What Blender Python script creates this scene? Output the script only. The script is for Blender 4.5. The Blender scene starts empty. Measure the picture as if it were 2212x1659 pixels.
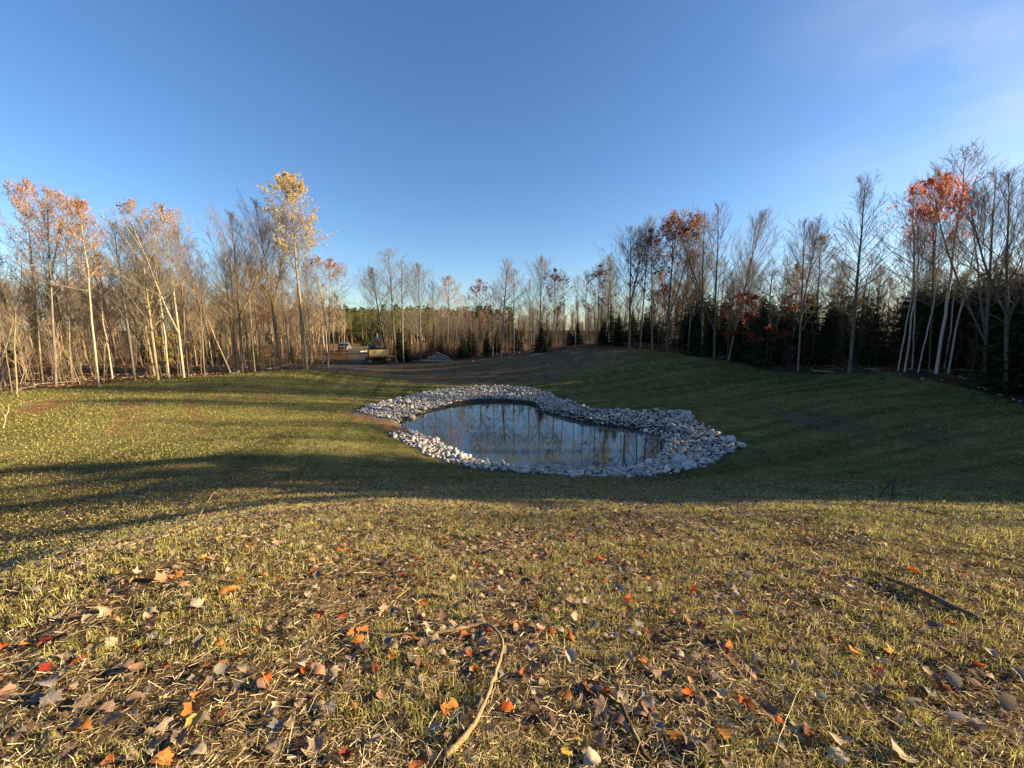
import bpy, math, random
import numpy as np
from math import radians as R
from mathutils import Vector, Matrix, Euler

random.seed(7)
rng = np.random.default_rng(7)
SC = bpy.context.scene
COL = SC.collection

# ------------------------------------------------------------------ camera
EYE = 6.0                      # metres above the pond water (z = 0)
PITCH = 8.0
FPX = 385.0                    # focal length in pixels at 1024 wide
cam = bpy.data.cameras.new('camera'); camo = bpy.data.objects.new('camera', cam)
COL.objects.link(camo); SC.camera = camo
cam.sensor_width = 36; cam.lens = 36 * FPX / 1024
cam.clip_start = 0.05; cam.clip_end = 6000
camo.location = (0, 0, EYE); camo.rotation_euler = (R(90 - PITCH), 0, 0)

# ------------------------------------------------------------------ sky, sun, exposure
SUN_AZ, SUN_EL = 88.0, 13.5    # azimuth measured from +Y towards +X
world = bpy.data.worlds.new('World'); SC.world = world; world.use_nodes = True
nt = world.node_tree; nt.nodes.clear()
wo = nt.nodes.new('ShaderNodeOutputWorld'); bg = nt.nodes.new('ShaderNodeBackground')
sky = nt.nodes.new('ShaderNodeTexSky'); sky.sky_type = 'NISHITA'
sky.sun_disc = False; sky.sun_elevation = R(SUN_EL); sky.sun_rotation = R(SUN_AZ)
sky.altitude = 300; sky.air_density = 1.0; sky.dust_density = 0.75; sky.ozone_density = 3.0
bg.inputs['Strength'].default_value = 0.064
hs = nt.nodes.new('ShaderNodeHueSaturation'); hs.inputs['Saturation'].default_value = 1.12; hs.inputs['Hue'].default_value = .507
nt.links.new(sky.outputs[0], hs.inputs['Color']); 
# a thin veil of cirrus low in the sky towards the sun
wtc = nt.nodes.new('ShaderNodeTexCoord'); wmp = nt.nodes.new('ShaderNodeMapping'); wmp.inputs['Scale'].default_value = (1.2, 2.5, 5.0); wmp.inputs['Rotation'].default_value = (0, .35, 0)
wnz = nt.nodes.new('ShaderNodeTexNoise'); wnz.inputs['Scale'].default_value = 1.6; wnz.inputs['Detail'].default_value = 5; wnz.inputs['Roughness'].default_value = .55
wrp = nt.nodes.new('ShaderNodeValToRGB'); wrp.color_ramp.elements[0].position = .42; wrp.color_ramp.elements[1].position = .8
dot = nt.nodes.new('ShaderNodeVectorMath'); dot.operation = 'DOT_PRODUCT'; dot.inputs[1].default_value = (math.sin(R(SUN_AZ))*.93, math.cos(R(SUN_AZ))*.93, .36)
wr2 = nt.nodes.new('ShaderNodeMapRange'); wr2.inputs['From Min'].default_value = .55; wr2.inputs['From Max'].default_value = 1.0; wr2.inputs['To Max'].default_value = .75; wr2.interpolation_type = 'SMOOTHSTEP'
wml = nt.nodes.new('ShaderNodeMath'); wml.operation = 'MULTIPLY'; wmx = nt.nodes.new('ShaderNodeMix'); wmx.data_type = 'RGBA'; wmx.inputs[7].default_value = (3.6, 3.7, 3.75, 1)
nt.links.new(wtc.outputs['Generated'], wmp.inputs[0]); nt.links.new(wmp.outputs[0], wnz.inputs['Vector']); nt.links.new(wnz.outputs[0], wrp.inputs[0])
nt.links.new(wtc.outputs['Generated'], dot.inputs[0]); nt.links.new(dot.outputs['Value'], wr2.inputs['Value']); nt.links.new(wrp.outputs[0], wml.inputs[0]); nt.links.new(wr2.outputs[0], wml.inputs[1])
nt.links.new(wml.outputs[0], wmx.inputs[0]); nt.links.new(hs.outputs[0], wmx.inputs[6]); nt.links.new(wmx.outputs[2], bg.inputs[0]); nt.links.new(bg.outputs[0], wo.inputs[0])
sl = bpy.data.lights.new('sun', 'SUN'); sl.energy = 5.0; sl.angle = R(0.5); sl.color = (1.0, 0.82, 0.50)
so = bpy.data.objects.new('sun', sl); COL.objects.link(so)
so.rotation_euler = (R(90 - SUN_EL), 0, R(-SUN_AZ + 180))
so.location = (40, -5, 40)
SC.view_settings.view_transform = 'Standard'; SC.view_settings.look = 'None'
SC.view_settings.exposure = 1.92; SC.view_settings.gamma = 1.0; SC.view_settings.use_curve_mapping = False
SC.render.engine = 'CYCLES'
SC.cycles.use_denoising = True
SC.cycles.max_bounces = 6; SC.cycles.diffuse_bounces = 3; SC.cycles.transmission_bounces = 3
SC.cycles.caustics_reflective = False; SC.cycles.caustics_refractive = False

# ------------------------------------------------------------------ pixel <-> world (placement only)
CP, SP = math.cos(R(PITCH)), math.sin(R(PITCH))
def ray(px, py):
    x = (px - 512) / FPX; y = (384 - py) / FPX
    return np.array([x, CP + SP * y, -SP + CP * y])
def at_y(px, py, Y):
    d = ray(px, py); t = Y / d[1]; return np.array([d[0]*t, Y, EYE + d[2]*t])
def at_z(px, py, z):
    d = ray(px, py); t = (z - EYE) / d[2]; return np.array([d[0]*t, d[1]*t, z])
def project(P):
    P = np.asarray(P, float); q = P - np.array([0, 0, EYE])
    dep = q[..., 1]*CP - q[..., 2]*SP; up = q[..., 1]*SP + q[..., 2]*CP
    return 512 + FPX*q[..., 0]/dep, 384 - FPX*up/dep, dep

# ------------------------------------------------------------------ numpy noise
def _hash(ix, iy, seed):
    h = (ix.astype(np.int64)*374761393 + iy.astype(np.int64)*668265263 + seed*2147483647) & 0xffffffff
    h = ((h ^ (h >> 13)) * 1274126177) & 0xffffffff
    return ((h ^ (h >> 16)) & 0xffff) / 65535.0
def vnoise(x, y, seed=0):
    ix = np.floor(x); iy = np.floor(y); fx = x-ix; fy = y-iy
    fx = fx*fx*(3-2*fx); fy = fy*fy*(3-2*fy)
    a = _hash(ix, iy, seed); b = _hash(ix+1, iy, seed); c = _hash(ix, iy+1, seed); d = _hash(ix+1, iy+1, seed)
    return (a*(1-fx)+b*fx)*(1-fy) + (c*(1-fx)+d*fx)*fy
def fbm(x, y, seed=0, oct=4):
    s = 0; a = .5; n = 0
    for i in range(oct):
        s = s + a*vnoise(x*2**i, y*2**i, seed+i*17); n += a; a *= .5
    return s/n
def sstep(e0, e1, x):
    t = np.clip((x-e0)/(e1-e0), 0, 1); return t*t*(3-2*t)
def poly_sd(poly, X, Y):
    """signed distance, negative inside"""
    X = np.asarray(X, float); Y = np.asarray(Y, float)
    p = np.asarray(poly, float); n = len(p)
    best = np.full(X.shape, 1e9); inside = np.zeros(X.shape, bool)
    for i in range(n):
        a = p[i]; b = p[(i+1) % n]; e = b-a; L = e@e + 1e-12
        t = np.clip(((X-a[0])*e[0]+(Y-a[1])*e[1])/L, 0, 1)
        best = np.minimum(best, (X-a[0]-t*e[0])**2+(Y-a[1]-t*e[1])**2)
        c = ((a[1] > Y) != (b[1] > Y)) & (X < (b[0]-a[0])*(Y-a[1])/((b[1]-a[1]) if b[1] != a[1] else 1e-9)+a[0])
        inside ^= c
    d = np.sqrt(best); return np.where(inside, -d, d)

# ------------------------------------------------------------------ pond outline
def c6(u, v): return ((1000+u/1.7015)/3, (1120+v/1.7015)/3)
WATER_C = [(370,240),(440,215),(560,185),(640,165),(740,150),(850,148),(960,155),(1040,172),(1060,200),(1130,215),
 (1240,245),(1350,265),(1480,280),(1600,300),(1700,325),(1690,390),(1640,440),(1560,480),(1450,492),(1300,494),
 (1150,495),(1000,487),(850,470),(750,450),(680,425),(600,385),(520,345),(450,315),(390,290),(350,265)]
OUTER_C = [(110,205),(180,160),(300,130),(480,95),(650,75),(830,68),(1000,75),(1100,100),(1170,130),(1230,160),
 (1330,180),(1430,185),(1550,195),(1680,200),(1790,195),(1830,235),(1930,285),(2020,335),(2055,375),(1980,410),
 (1930,440),(1880,470),(1780,495),(1600,520),(1400,528),(1200,530),(1000,518),(850,495),(700,475),(560,440),
 (460,400),(380,350),(310,320),(300,303),(370,292),(350,262),(280,245),(120,215)]
GAP_C = [(20,228),(130,215),(280,247),(360,258),(395,285),(300,304),(240,290),(120,262)]
def zout(u, v):
    return 0.62 if v < 300 else 0.34
WATER = np.array([at_z(*c6(u, v), 0.0)[:2] for u, v in WATER_C])
OUTER = np.array([at_z(*c6(u, v), zout(u, v))[:2] for u, v in OUTER_C])
GAP = np.array([at_z(*c6(u, v), 0.35)[:2] for u, v in GAP_C])

# ------------------------------------------------------------------ terrain: thin plate spline through measured points
pts = [(0,0,4.4),(0,2,4.1),(0,4,3.62),(0,8,2.33),(0,12,1.1),(0,14.6,.42),(-4,0,4.25),(4,0,4.4),(-4.2,3.2,3.95),(-8,6,2.25),(-7,2,3.2),(5,4,3.7),
 (-12,9,1.4),(11,8.2,2.3),(10,0,4.2),(-10,0,2.8),(-20,3,1.3),(20,3,3.1),(0,-10,4.8),(-20,-15,4),(20,-15,4.2),
 (-60,40,1.7),(-60,10,2.2),(55,40,2.9),(60,15,2.6),(42,8,2.3),(70,70,2.5),(15,68,2.6),(-90,80,1.6),(38,18,1.5)]
for px, py, Y in [(0,450,16),(0,420,21),(0,393,28),(93,386,31),(139,380,34),(222,375,37),(305,369,40),(150,450,16.2),
 (150,420,21),(300,450,15.8),(300,470,12.6),(150,480,11),(300,420,22),(300,395,30),(480,386,36.5),(400,375,45),(330,366,52),
 (440,361,58),(390,364,56),(600,348,46),(660,350,45),(540,352,52),(480,358,56),(600,375,38),(600,392,33),(560,370,42),
 (720,358,42),(787,372,37),(850,372.5,35),(900,372,33),(940,377,31),(1024,403,26),(700,402,29),(700,380,35),(800,400,25.5),
 (800,430,20),(900,430,18.5),(900,400,25),(1000,430,18),(800,460,15.6),(900,470,13.2),(1000,470,12.5),(700,481,13.4),(600,486,12.2),
 (450,478,13.2),(385,450,17)]:
    pts.append(tuple(at_y(px, py, Y)))
for i, p in enumerate(WATER):
    if i % 3 == 0: pts.append((p[0], p[1], .12))
for i, (p, c) in enumerate(zip(OUTER, OUTER_C)):
    if i % 3 == 0: pts.append((p[0], p[1], zout(*c)))
for a in range(-80, 81, 20):
    for r_ in (85, 140):
        pts.append((r_*math.sin(R(a)), r_*math.cos(R(a)), 1.4 if a < 20 else 2.2))
CPTS = np.array(pts)
def _U(r2): return np.where(r2 > 1e-9, 0.5*r2*np.log(np.maximum(r2, 1e-9)), 0)
S_ = 20.0
_c = CPTS[:, :2]/S_; _n = len(_c)
_K = _U(((_c[:, None]-_c[None])**2).sum(-1)) + np.eye(_n)*0.004
_P = np.hstack([np.ones((_n, 1)), _c]); _A = np.zeros((_n+3, _n+3))
_A[:_n, :_n] = _K; _A[:_n, _n:] = _P; _A[_n:, :_n] = _P.T
_w = np.linalg.solve(_A, np.concatenate([CPTS[:, 2], np.zeros(3)]))
def tps(X, Y):
    X = np.asarray(X, float).ravel()/S_; Y = np.asarray(Y, float).ravel()/S_
    out = _w[_n] + _w[_n+1]*X + _w[_n+2]*Y
    for i in range(_n):
        out = out + _w[i]*_U((X-_c[i, 0])**2+(Y-_c[i, 1])**2)
    return out
def height(X, Y, fine=True):
    shp = np.shape(X); X = np.asarray(X, float).ravel(); Y = np.asarray(Y, float).ravel()
    r = np.hypot(X, Y)
    z = tps(np.clip(X, -150, 150), np.clip(Y, -60, 160))
    k = sstep(90, 150, r); k = np.maximum(k, sstep(-25, -60, Y))
    z = z*(1-k) + 1.6*k
    z = z + (fbm(X/60, Y/60, 5)-.5)*3*sstep(150, 400, r)
    dw = poly_sd(WATER, X, Y)
    bank = np.where(dw > 0, dw*0.30-0.05, -0.05+np.maximum(dw*0.45, -1.3))
    z = np.where(dw < 0, bank, np.minimum(z, np.maximum(bank, bank*0+.0)+sstep(0, 4, dw)*3))
    if fine:
        z = z + (fbm(X/3, Y/3, 3)-.5)*.10*sstep(2, 10, r)*sstep(0, 2, np.abs(dw)) + (fbm(X*2.2, Y*2.2, 9, 3)-.5)*.035
    return z.reshape(shp)
def hz(x, y): return float(height(np.array([x]), np.array([y]))[0])
_ts = np.concatenate([np.linspace(.5, 12, 120), np.linspace(12.3, 120, 260)])
def ground(px, py):
    d = ray(px, py); P = d[None]*_ts[:, None]; h = height(P[:, 0], P[:, 1]); z = EYE+P[:, 2]
    b = np.where(z <= h)[0]
    i = b[0] if len(b) else len(_ts)-1
    if i > 0:
        f0 = z[i-1]-h[i-1]; f1 = z[i]-h[i]; u = f0/(f0-f1+1e-9); t = _ts[i-1]+(_ts[i]-_ts[i-1])*min(max(u, 0), 1)
    else: t = _ts[0]
    return np.array([d[0]*t, d[1]*t, EYE+d[2]*t])
K2 = 1024/2212
def gpoly(lst, s=K2): return np.array([ground(a*s, b*s)[:2] for a, b in lst])

# ------------------------------------------------------------------ helpers for objects and meshes
def tag(o, label=None, cat=None, group=None, kind=None):
    if label: o['label'] = label
    if cat: o['category'] = cat
    if group: o['group'] = group
    if kind: o['kind'] = kind
    return o
def link(o, parent=None):
    COL.objects.link(o)
    if parent is not None: o.parent = parent
    return o
def empty(name, loc=(0, 0, 0), rz=0, rot=None, scale=None):
    o = bpy.data.objects.new(name, None); COL.objects.link(o); o.location = loc
    o.rotation_euler = rot if rot else (0, 0, rz); o.empty_display_size = .3
    if scale: o.scale = (scale,)*3 if not hasattr(scale, '__len__') else scale
    return o
def mesh_np(name, V, F, mats=None, midx=None, smooth=False, col=None):
    """V (n,3); F list of arrays, each (m,k)"""
    me = bpy.data.meshes.new(name)
    V = np.asarray(V, np.float32)
    F = [f for f in F if len(f)]
    nl = sum(f.size for f in F); nf = sum(len(f) for f in F)
    me.vertices.add(len(V)); me.vertices.foreach_set('co', V.ravel())
    me.loops.add(nl); me.polygons.add(nf)
    me.loops.foreach_set('vertex_index', np.concatenate([f.ravel() for f in F]).astype(np.int32))
    starts = []; o = 0
    for f in F:
        starts.append(o+np.arange(len(f))*f.shape[1]); o += f.size
    me.polygons.foreach_set('loop_start', np.concatenate(starts).astype(np.int32))
    if midx is not None: me.polygons.foreach_set('material_index', np.concatenate(midx).astype(np.int32))
    if smooth: me.polygons.foreach_set('use_smooth', np.ones(nf, bool))
    if col is not None:
        at = me.color_attributes.new('tint', 'FLOAT_COLOR', 'POINT')
        c = np.ones((len(V), 4), np.float32); c[:, :3] = col; at.data.foreach_set('color', c.ravel())
    me.update(calc_edges=True); me.validate()
    for m in (mats or []): me.materials.append(m)
    return me
def obj(name, me, parent=None, loc=None):
    o = bpy.data.objects.new(name, me); link(o, parent)
    if loc is not None: o.location = loc
    return o

class MB:
    """collects solid shapes in real dimensions, built as one mesh"""
    def __init__(s): s.V = []; s.F = []
    def add(s, V, F):
        n = len(s.V); s.V += [tuple(v) for v in V]; s.F += [tuple(i+n for i in f) for f in F]
    def box(s, c, d, rot=None, bev=0.0):
        x, y, z = d[0]/2, d[1]/2, d[2]/2; b = min(bev, x*.9, y*.9, z*.9)
        if b > 0:
            V = []; 
            ring = [(-x+b, -y), (x-b, -y), (x, -y+b), (x, y-b), (x-b, y), (-x+b, y), (-x, y-b), (-x, -y+b)]
            ring2 = [(px*(x-b)/x, py*(y-b)/y) for px, py in ring]
            for zz, rr in ((-z, ring2), (-z+b, ring), (z-b, ring), (z, ring2)):
                V += [(p[0], p[1], zz) for p in rr]
            F = [tuple(range(7, -1, -1)), tuple(range(24, 32))]
            for k in range(3):
                for i in range(8):
                    j = (i+1) % 8; F.append((k*8+i, k*8+j, k*8+8+j, k*8+8+i))
        else:
            V = [(a*x, b_*y, c_*z) for c_ in (-1, 1) for a, b_ in ((-1, -1), (1, -1), (1, 1), (-1, 1))]
            F = [(3, 2, 1, 0), (4, 5, 6, 7), (0, 1, 5, 4), (1, 2, 6, 5), (2, 3, 7, 6), (3, 0, 4, 7)]
        M = Euler(rot).to_matrix() if rot else Matrix.Identity(3)
        s.add([M @ Vector(v) + Vector(c) for v in V], F); return s
    def prism(s, pts, x0, x1):
        """profile in (y, z), extruded along x"""
        n = len(pts); V = [(x0, p[0], p[1]) for p in pts]+[(x1, p[0], p[1]) for p in pts]
        F = [tuple(range(n)), tuple(range(2*n-1, n-1, -1))]+[(i, i+n, (i+1) % n+n, (i+1) % n) for i in range(n)]
        s.add(V, F); return s
    def cyl(s, a, b, r, r2=None, n=12):
        a, b = Vector(a), Vector(b); r2 = r if r2 is None else r2
        d = (b-a).normalized(); u = d.orthogonal().normalized(); w = d.cross(u)
        V = []
        for c, rr in ((a, r), (b, r2)):
            for i in range(n):
                t = 2*math.pi*i/n; V.append(c+(u*math.cos(t)+w*math.sin(t))*rr)
        F = [tuple(range(n-1, -1, -1)), tuple(range(n, 2*n))]+[(i, (i+1) % n, (i+1) % n+n, i+n) for i in range(n)]
        s.add(V, F); return s
    def build(s, name, mat, parent=None, smooth=False):
        me = bpy.data.meshes.new(name); me.from_pydata([tuple(v) for v in s.V], [], s.F); me.materials.append(mat)
        if smooth:
            for p in me.polygons: p.use_smooth = True
        return obj(name, me, parent)

def tubes(paths, radii, sides, twist=None):
    """paths (m,k,3), radii (m,k) -> V, F(quads)"""
    P = np.asarray(paths, float); r = np.asarray(radii, float); m, k, _ = P.shape
    T = np.gradient(P, axis=1); T /= np.linalg.norm(T, axis=2, keepdims=True)+1e-9
    ref = np.where(np.abs(T[:, :1, 2:3]) > .8, np.array([[[1., 0, 0]]]), np.array([[[0, 0, 1.]]]))
    ref = np.broadcast_to(ref, T.shape)
    U = np.cross(T, ref); U /= np.linalg.norm(U, axis=2, keepdims=True)+1e-9; W = np.cross(T, U)
    a = np.arange(sides)*2*math.pi/sides
    V = P[:, :, None]+r[:, :, None, None]*(U[:, :, None]*np.cos(a)[None, None, :, None]+W[:, :, None]*np.sin(a)[None, None, :, None])
    idx = np.arange(m*k*sides).reshape(m, k, sides)
    A = idx[:, :-1]; B = idx[:, 1:]
    F = np.stack([A, np.roll(A, -1, 2), np.roll(B, -1, 2), B], -1).reshape(-1, 4)
    return V.reshape(-1, 3), F
class Acc:
    def __init__(s): s.V = []; s.F = {}; s.n = 0; s.C = []
    def add(s, V, F, mi=0, col=None):
        s.V.append(V); s.F.setdefault((F.shape[1], mi), []).append(F+s.n); s.n += len(V)
        if col is not None: s.C.append(np.broadcast_to(col, (len(V), 3)))
    def mesh(s, name, mats, smooth=False):
        Fs = []; mi = []
        for (k, m), l in s.F.items():
            f = np.concatenate(l); Fs.append(f); mi.append(np.full(len(f), m))
        return mesh_np(name, np.concatenate(s.V), Fs, mats, mi, smooth, np.concatenate(s.C) if s.C else None)

# ------------------------------------------------------------------ materials
def newmat(name):
    m = bpy.data.materials.new(name); m.use_nodes = True; n = m.node_tree; n.nodes.clear()
    o = n.nodes.new('ShaderNodeOutputMaterial'); return m, n, o
def N(n, t, **kw):
    x = n.nodes.new(t)
    for k, v in kw.items():
        if hasattr(x, k): setattr(x, k, v)
        else: x.inputs[k.replace('_', ' ')].default_value = v
    return x
def ramp(n, stops):
    r = n.nodes.new('ShaderNodeValToRGB'); e = r.color_ramp.elements
    while len(e) > 1: e.remove(e[-1])
    e[0].position = stops[0][0]; e[0].color = (*stops[0][1], 1)
    for p, c in stops[1:]:
        x = e.new(p); x.color = (*c, 1)
    return r
def mixc(n, a, b, fac, mode='MIX'):
    m = n.nodes.new('ShaderNodeMix'); m.data_type = 'RGBA'; m.blend_type = mode
    for s, v in ((m.inputs[0], fac), (m.inputs[6], a), (m.inputs[7], b)):
        if isinstance(v, bpy.types.NodeSocket): n.links.new(v, s)
        elif isinstance(v, (int, float)): s.default_value = v
        else: s.default_value = (*v, 1)
    return m.outputs[2]
def simple(name, c, rough=.6, metal=0, var=.25, scale=6, bump=0):
    m, n, o = newmat(name); b = N(n, 'ShaderNodeBsdfPrincipled', Roughness=rough, Metallic=metal)
    tc = N(n, 'ShaderNodeTexCoord'); nz = N(n, 'ShaderNodeTexNoise', Scale=scale, Detail=5.0)
    n.links.new(tc.outputs['Object'], nz.inputs['Vector'])
    r = ramp(n, [(.3, tuple(x*(1-var) for x in c)), (.7, tuple(min(1, x*(1+var)) for x in c))])
    n.links.new(nz.outputs[0], r.inputs[0]); n.links.new(r.outputs[0], b.inputs['Base Color'])
    if bump:
        bp = N(n, 'ShaderNodeBump', Strength=bump, Distance=.02); n.links.new(nz.outputs[0], bp.inputs['Height']); n.links.new(bp.outputs[0], b.inputs['Normal'])
    n.links.new(b.outputs[0], o.inputs[0]); return m

# ground: vertex tint times procedural grain, with relief
gm, n, o = newmat('ground_mat')
b = N(n, 'ShaderNodeBsdfPrincipled', Roughness=1.0); b.inputs['Specular IOR Level'].default_value = .0
at = N(n, 'ShaderNodeAttribute', attribute_name='tint'); geo = N(n, 'ShaderNodeNewGeometry')
n1 = N(n, 'ShaderNodeTexNoise', Scale=9.0, Detail=8.0, Roughness=.7); n2 = N(n, 'ShaderNodeTexNoise', Scale=1.6, Detail=6.0, Roughness=.65)
n3 = N(n, 'ShaderNodeTexNoise', Scale=60.0, Detail=4.0)
for q in (n1, n2, n3): n.links.new(geo.outputs['Position'], q.inputs['Vector'])
r1 = ramp(n, [(.3, (.45, .42, .38)), (.5, (.95, .93, .9)), (.72, (1.7, 1.6, 1.35))]); n.links.new(n1.outputs[0], r1.inputs[0])
r2 = ramp(n, [(.3, (.62, .66, .6)), (.7, (1.3, 1.25, 1.2))]); n.links.new(n2.outputs[0], r2.inputs[0])
r3 = ramp(n, [(.35, (.6, .6, .6)), (.65, (1.35, 1.35, 1.35))]); n.links.new(n3.outputs[0], r3.inputs[0])
c = mixc(n, at.outputs['Color'], r1.outputs[0], 1.0, 'MULTIPLY'); c = mixc(n, c, r2.outputs[0], 1.0, 'MULTIPLY'); c = mixc(n, c, r3.outputs[0], 1.0, 'MULTIPLY')
n.links.new(c, b.inputs['Base Color'])
ad = N(n, 'ShaderNodeMath', operation='ADD'); n.links.new(n1.outputs[0], ad.inputs[0]); n.links.new(n2.outputs[0], ad.inputs[1])
bp = N(n, 'ShaderNodeBump', Strength=.9, Distance=.12); n.links.new(ad.outputs[0], bp.inputs['Height']); n.links.new(bp.outputs[0], b.inputs['Normal'])
n.links.new(b.outputs[0], o.inputs[0]); M_GROUND = gm

def leafy(name, source, trans=.35, rough=.7, spec=.04):
    """thin leaf: diffuse plus translucent; source 'tint' = vertex attribute, 'object' = object colour"""
    m, n, o = newmat(name); 
    if source == 'tint':
        s = N(n, 'ShaderNodeAttribute', attribute_name='tint').outputs['Color']
    else:
        s = N(n, 'ShaderNodeObjectInfo').outputs['Color']
        geo = N(n, 'ShaderNodeNewGeometry'); wn = N(n, 'ShaderNodeTexNoise', Scale=9.0 if source == 'object' else 40.0, Detail=3.0)
        tc = N(n, 'ShaderNodeTexCoord'); n.links.new(tc.outputs['Object'], wn.inputs['Vector'])
        r = ramp(n, [(.3, (.55, .38, .42)), (.5, (.95, .95, .95)), (.72, (1.35, 1.38, 1.38))]); n.links.new(wn.outputs[0], r.inputs[0])
        s = mixc(n, s, r.outputs[0], 1.0, 'MULTIPLY')
    b = N(n, 'ShaderNodeBsdfPrincipled', Roughness=rough); b.inputs['Specular IOR Level'].default_value = spec
    t = N(n, 'ShaderNodeBsdfTranslucent'); mx = N(n, 'ShaderNodeMixShader'); mx.inputs[0].default_value = trans
    n.links.new(s, b.inputs['Base Color']); n.links.new(s, t.inputs['Color'])
    n.links.new(b.outputs[0], mx.inputs[1]); n.links.new(t.outputs[0], mx.inputs[2]); n.links.new(mx.outputs[0], o.inputs[0]); return m
M_GRASS = leafy('grass_mat', 'tint', .35)
M_LITTER = leafy('leaf_litter_mat', 'tint', .2, .7)
M_TREELEAF = leafy('tree_leaf_mat', 'object', .5)
M_FALLEN = leafy('fallen_leaf_mat', 'object2', .15, .7)
M_NEEDLE = leafy('needle_mat', 'object', .15)

def bark(name, marks=False):
    m, n, o = newmat(name); b = N(n, 'ShaderNodeBsdfPrincipled', Roughness=.85); b.inputs['Specular IOR Level'].default_value = .05
    s = N(n, 'ShaderNodeObjectInfo').outputs['Color']; tc = N(n, 'ShaderNodeTexCoord')
    mp = N(n, 'ShaderNodeMapping'); mp.inputs['Scale'].default_value = (1, 1, 4.0) if marks else (6, 6, 1)
    n.links.new(tc.outputs['Object'], mp.inputs[0]); nz = N(n, 'ShaderNodeTexNoise', Scale=2.2, Detail=6.0, Roughness=.7); n.links.new(mp.outputs[0], nz.inputs['Vector'])
    r = ramp(n, [(.36, (.12, .11, .1)), (.42, (.85, .83, .8)), (.7, (1.2, 1.2, 1.15))] if marks else [(.3, (.5, .48, .45)), (.7, (1.35, 1.35, 1.3))])
    n.links.new(nz.outputs[0], r.inputs[0]); c = mixc(n, s, r.outputs[0], 1.0, 'MULTIPLY'); n.links.new(c, b.inputs['Base Color'])
    bp = N(n, 'ShaderNodeBump', Strength=.5, Distance=.03); n.links.new(nz.outputs[0], bp.inputs['Height']); n.links.new(bp.outputs[0], b.inputs['Normal'])
    n.links.new(b.outputs[0], o.inputs[0]); return m
M_BARK = bark('bark_mat'); M_BIRCH = bark('birch_bark_mat', True)
def twigm():
    m, n, o = newmat('twig_mat'); b = N(n, 'ShaderNodeBsdfPrincipled', Roughness=.8); b.inputs['Specular IOR Level'].default_value = .05
    s = N(n, 'ShaderNodeObjectInfo').outputs['Color']
    b.inputs['Base Color'].default_value = (.19, .145, .11, 1)
    n.links.new(b.outputs[0], o.inputs[0]); return m
M_TWIG = twigm()
M_STUFFWOOD = leafy('undergrowth_mat', 'tint', .0, .85)

def stone_mat(name, source):
    m, n, o = newmat(name); b = N(n, 'ShaderNodeBsdfPrincipled', Roughness=.85); b.inputs['Specular IOR Level'].default_value = .25
    s = N(n, 'ShaderNodeAttribute', attribute_name='tint').outputs['Color'] if source == 'tint' else N(n, 'ShaderNodeObjectInfo').outputs['Color']
    geo = N(n, 'ShaderNodeNewGeometry'); nz = N(n, 'ShaderNodeTexNoise', Scale=9.0, Detail=8.0, Roughness=.7); n.links.new(geo.outputs['Position'], nz.inputs['Vector'])
    r = ramp(n, [(.3, (.6, .58, .55)), (.5, (.95, .95, .95)), (.75, (1.25, 1.22, 1.18))]); n.links.new(nz.outputs[0], r.inputs[0])
    c = mixc(n, s, r.outputs[0], 1.0, 'MULTIPLY'); n.links.new(c, b.inputs['Base Color'])
    bp = N(n, 'ShaderNodeBump', Strength=.4, Distance=.02); n.links.new(nz.outputs[0], bp.inputs['Height']); n.links.new(bp.outputs[0], b.inputs['Normal'])
    n.links.new(b.outputs[0], o.inputs[0]); return m
M_STONE = stone_mat('stone_mat', 'object'); M_STONES = stone_mat('stones_mat', 'tint')

# water
m, n, o = newmat('water_mat')
b = N(n, 'ShaderNodeBsdfPrincipled', Roughness=.03); b.inputs['Base Color'].default_value = (.042, .055, .038, 1); b.inputs['IOR'].default_value = 1.55
b.inputs['Specular IOR Level'].default_value = .9
geo = N(n, 'ShaderNodeNewGeometry'); nz = N(n, 'ShaderNodeTexNoise', Scale=1.4, Detail=3.0); n.links.new(geo.outputs['Position'], nz.inputs['Vector'])
bp = N(n, 'ShaderNodeBump', Strength=.015, Distance=.05); n.links.new(nz.outputs[0], bp.inputs['Height']); n.links.new(bp.outputs[0], b.inputs['Normal'])
n.links.new(b.outputs[0], o.inputs[0]); M_WATER = m

# ------------------------------------------------------------------ zones of the ground (drawn in plan)
TREELINE_PX = [(-140,412),(0,393),(93,386),(139,380),(222,375),(305,369)]
FIELD = list(gpoly([(0,392),(60,388),(93,386),(139,380),(222,375),(305,369.5),(322,366),(340,364),(430,362),(470,360),(500,357),(540,353),
   (575,349),(600,348.5),(640,350),(660,351),(700,357),(740,364),(787,372.5),(850,373.5),(890,373),(905,378),(940,383),(980,392),(1022,406)], 1))
FIELD = np.array([(-60, -30), (-52, 10)] + [tuple(p) for p in FIELD] + [(36, 14), (34, -30)])
DIRT = gpoly([(640,800),(700,790),(860,786),(940,782),(1040,775),(1150,762),(1250,752),(1350,755),(1380,765),(1330,778),(1250,798),(1150,828),(1080,836),(980,836),(900,828),(820,812)])
ROAD = np.array([tuple(ground(300,368)[:2]), tuple(ground(336,364)[:2]), (-26,62), (-34,80), (-44,104), (-40,106), (-30,84), (-22,64), tuple(ground(405,366)[:2]), tuple(ground(350,371)[:2])])
CLEARING = np.array([(-34,78),(-60,96),(-70,130),(-30,140),(-18,104),(-24,82)])
STRIPS = [gpoly(p) for p in ([(262,868),(284,868),(256,942),(236,940)], [(396,856),(410,856),(458,935),(440,935)], [(540,832),(560,832),(590,862),(570,866)],
   [(472,842),(480,842),(496,872),(486,872)], [(60,870),(180,858),(100,890),(20,900)], [(300,860),(316,862),(300,935),(286,930)])]
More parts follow.
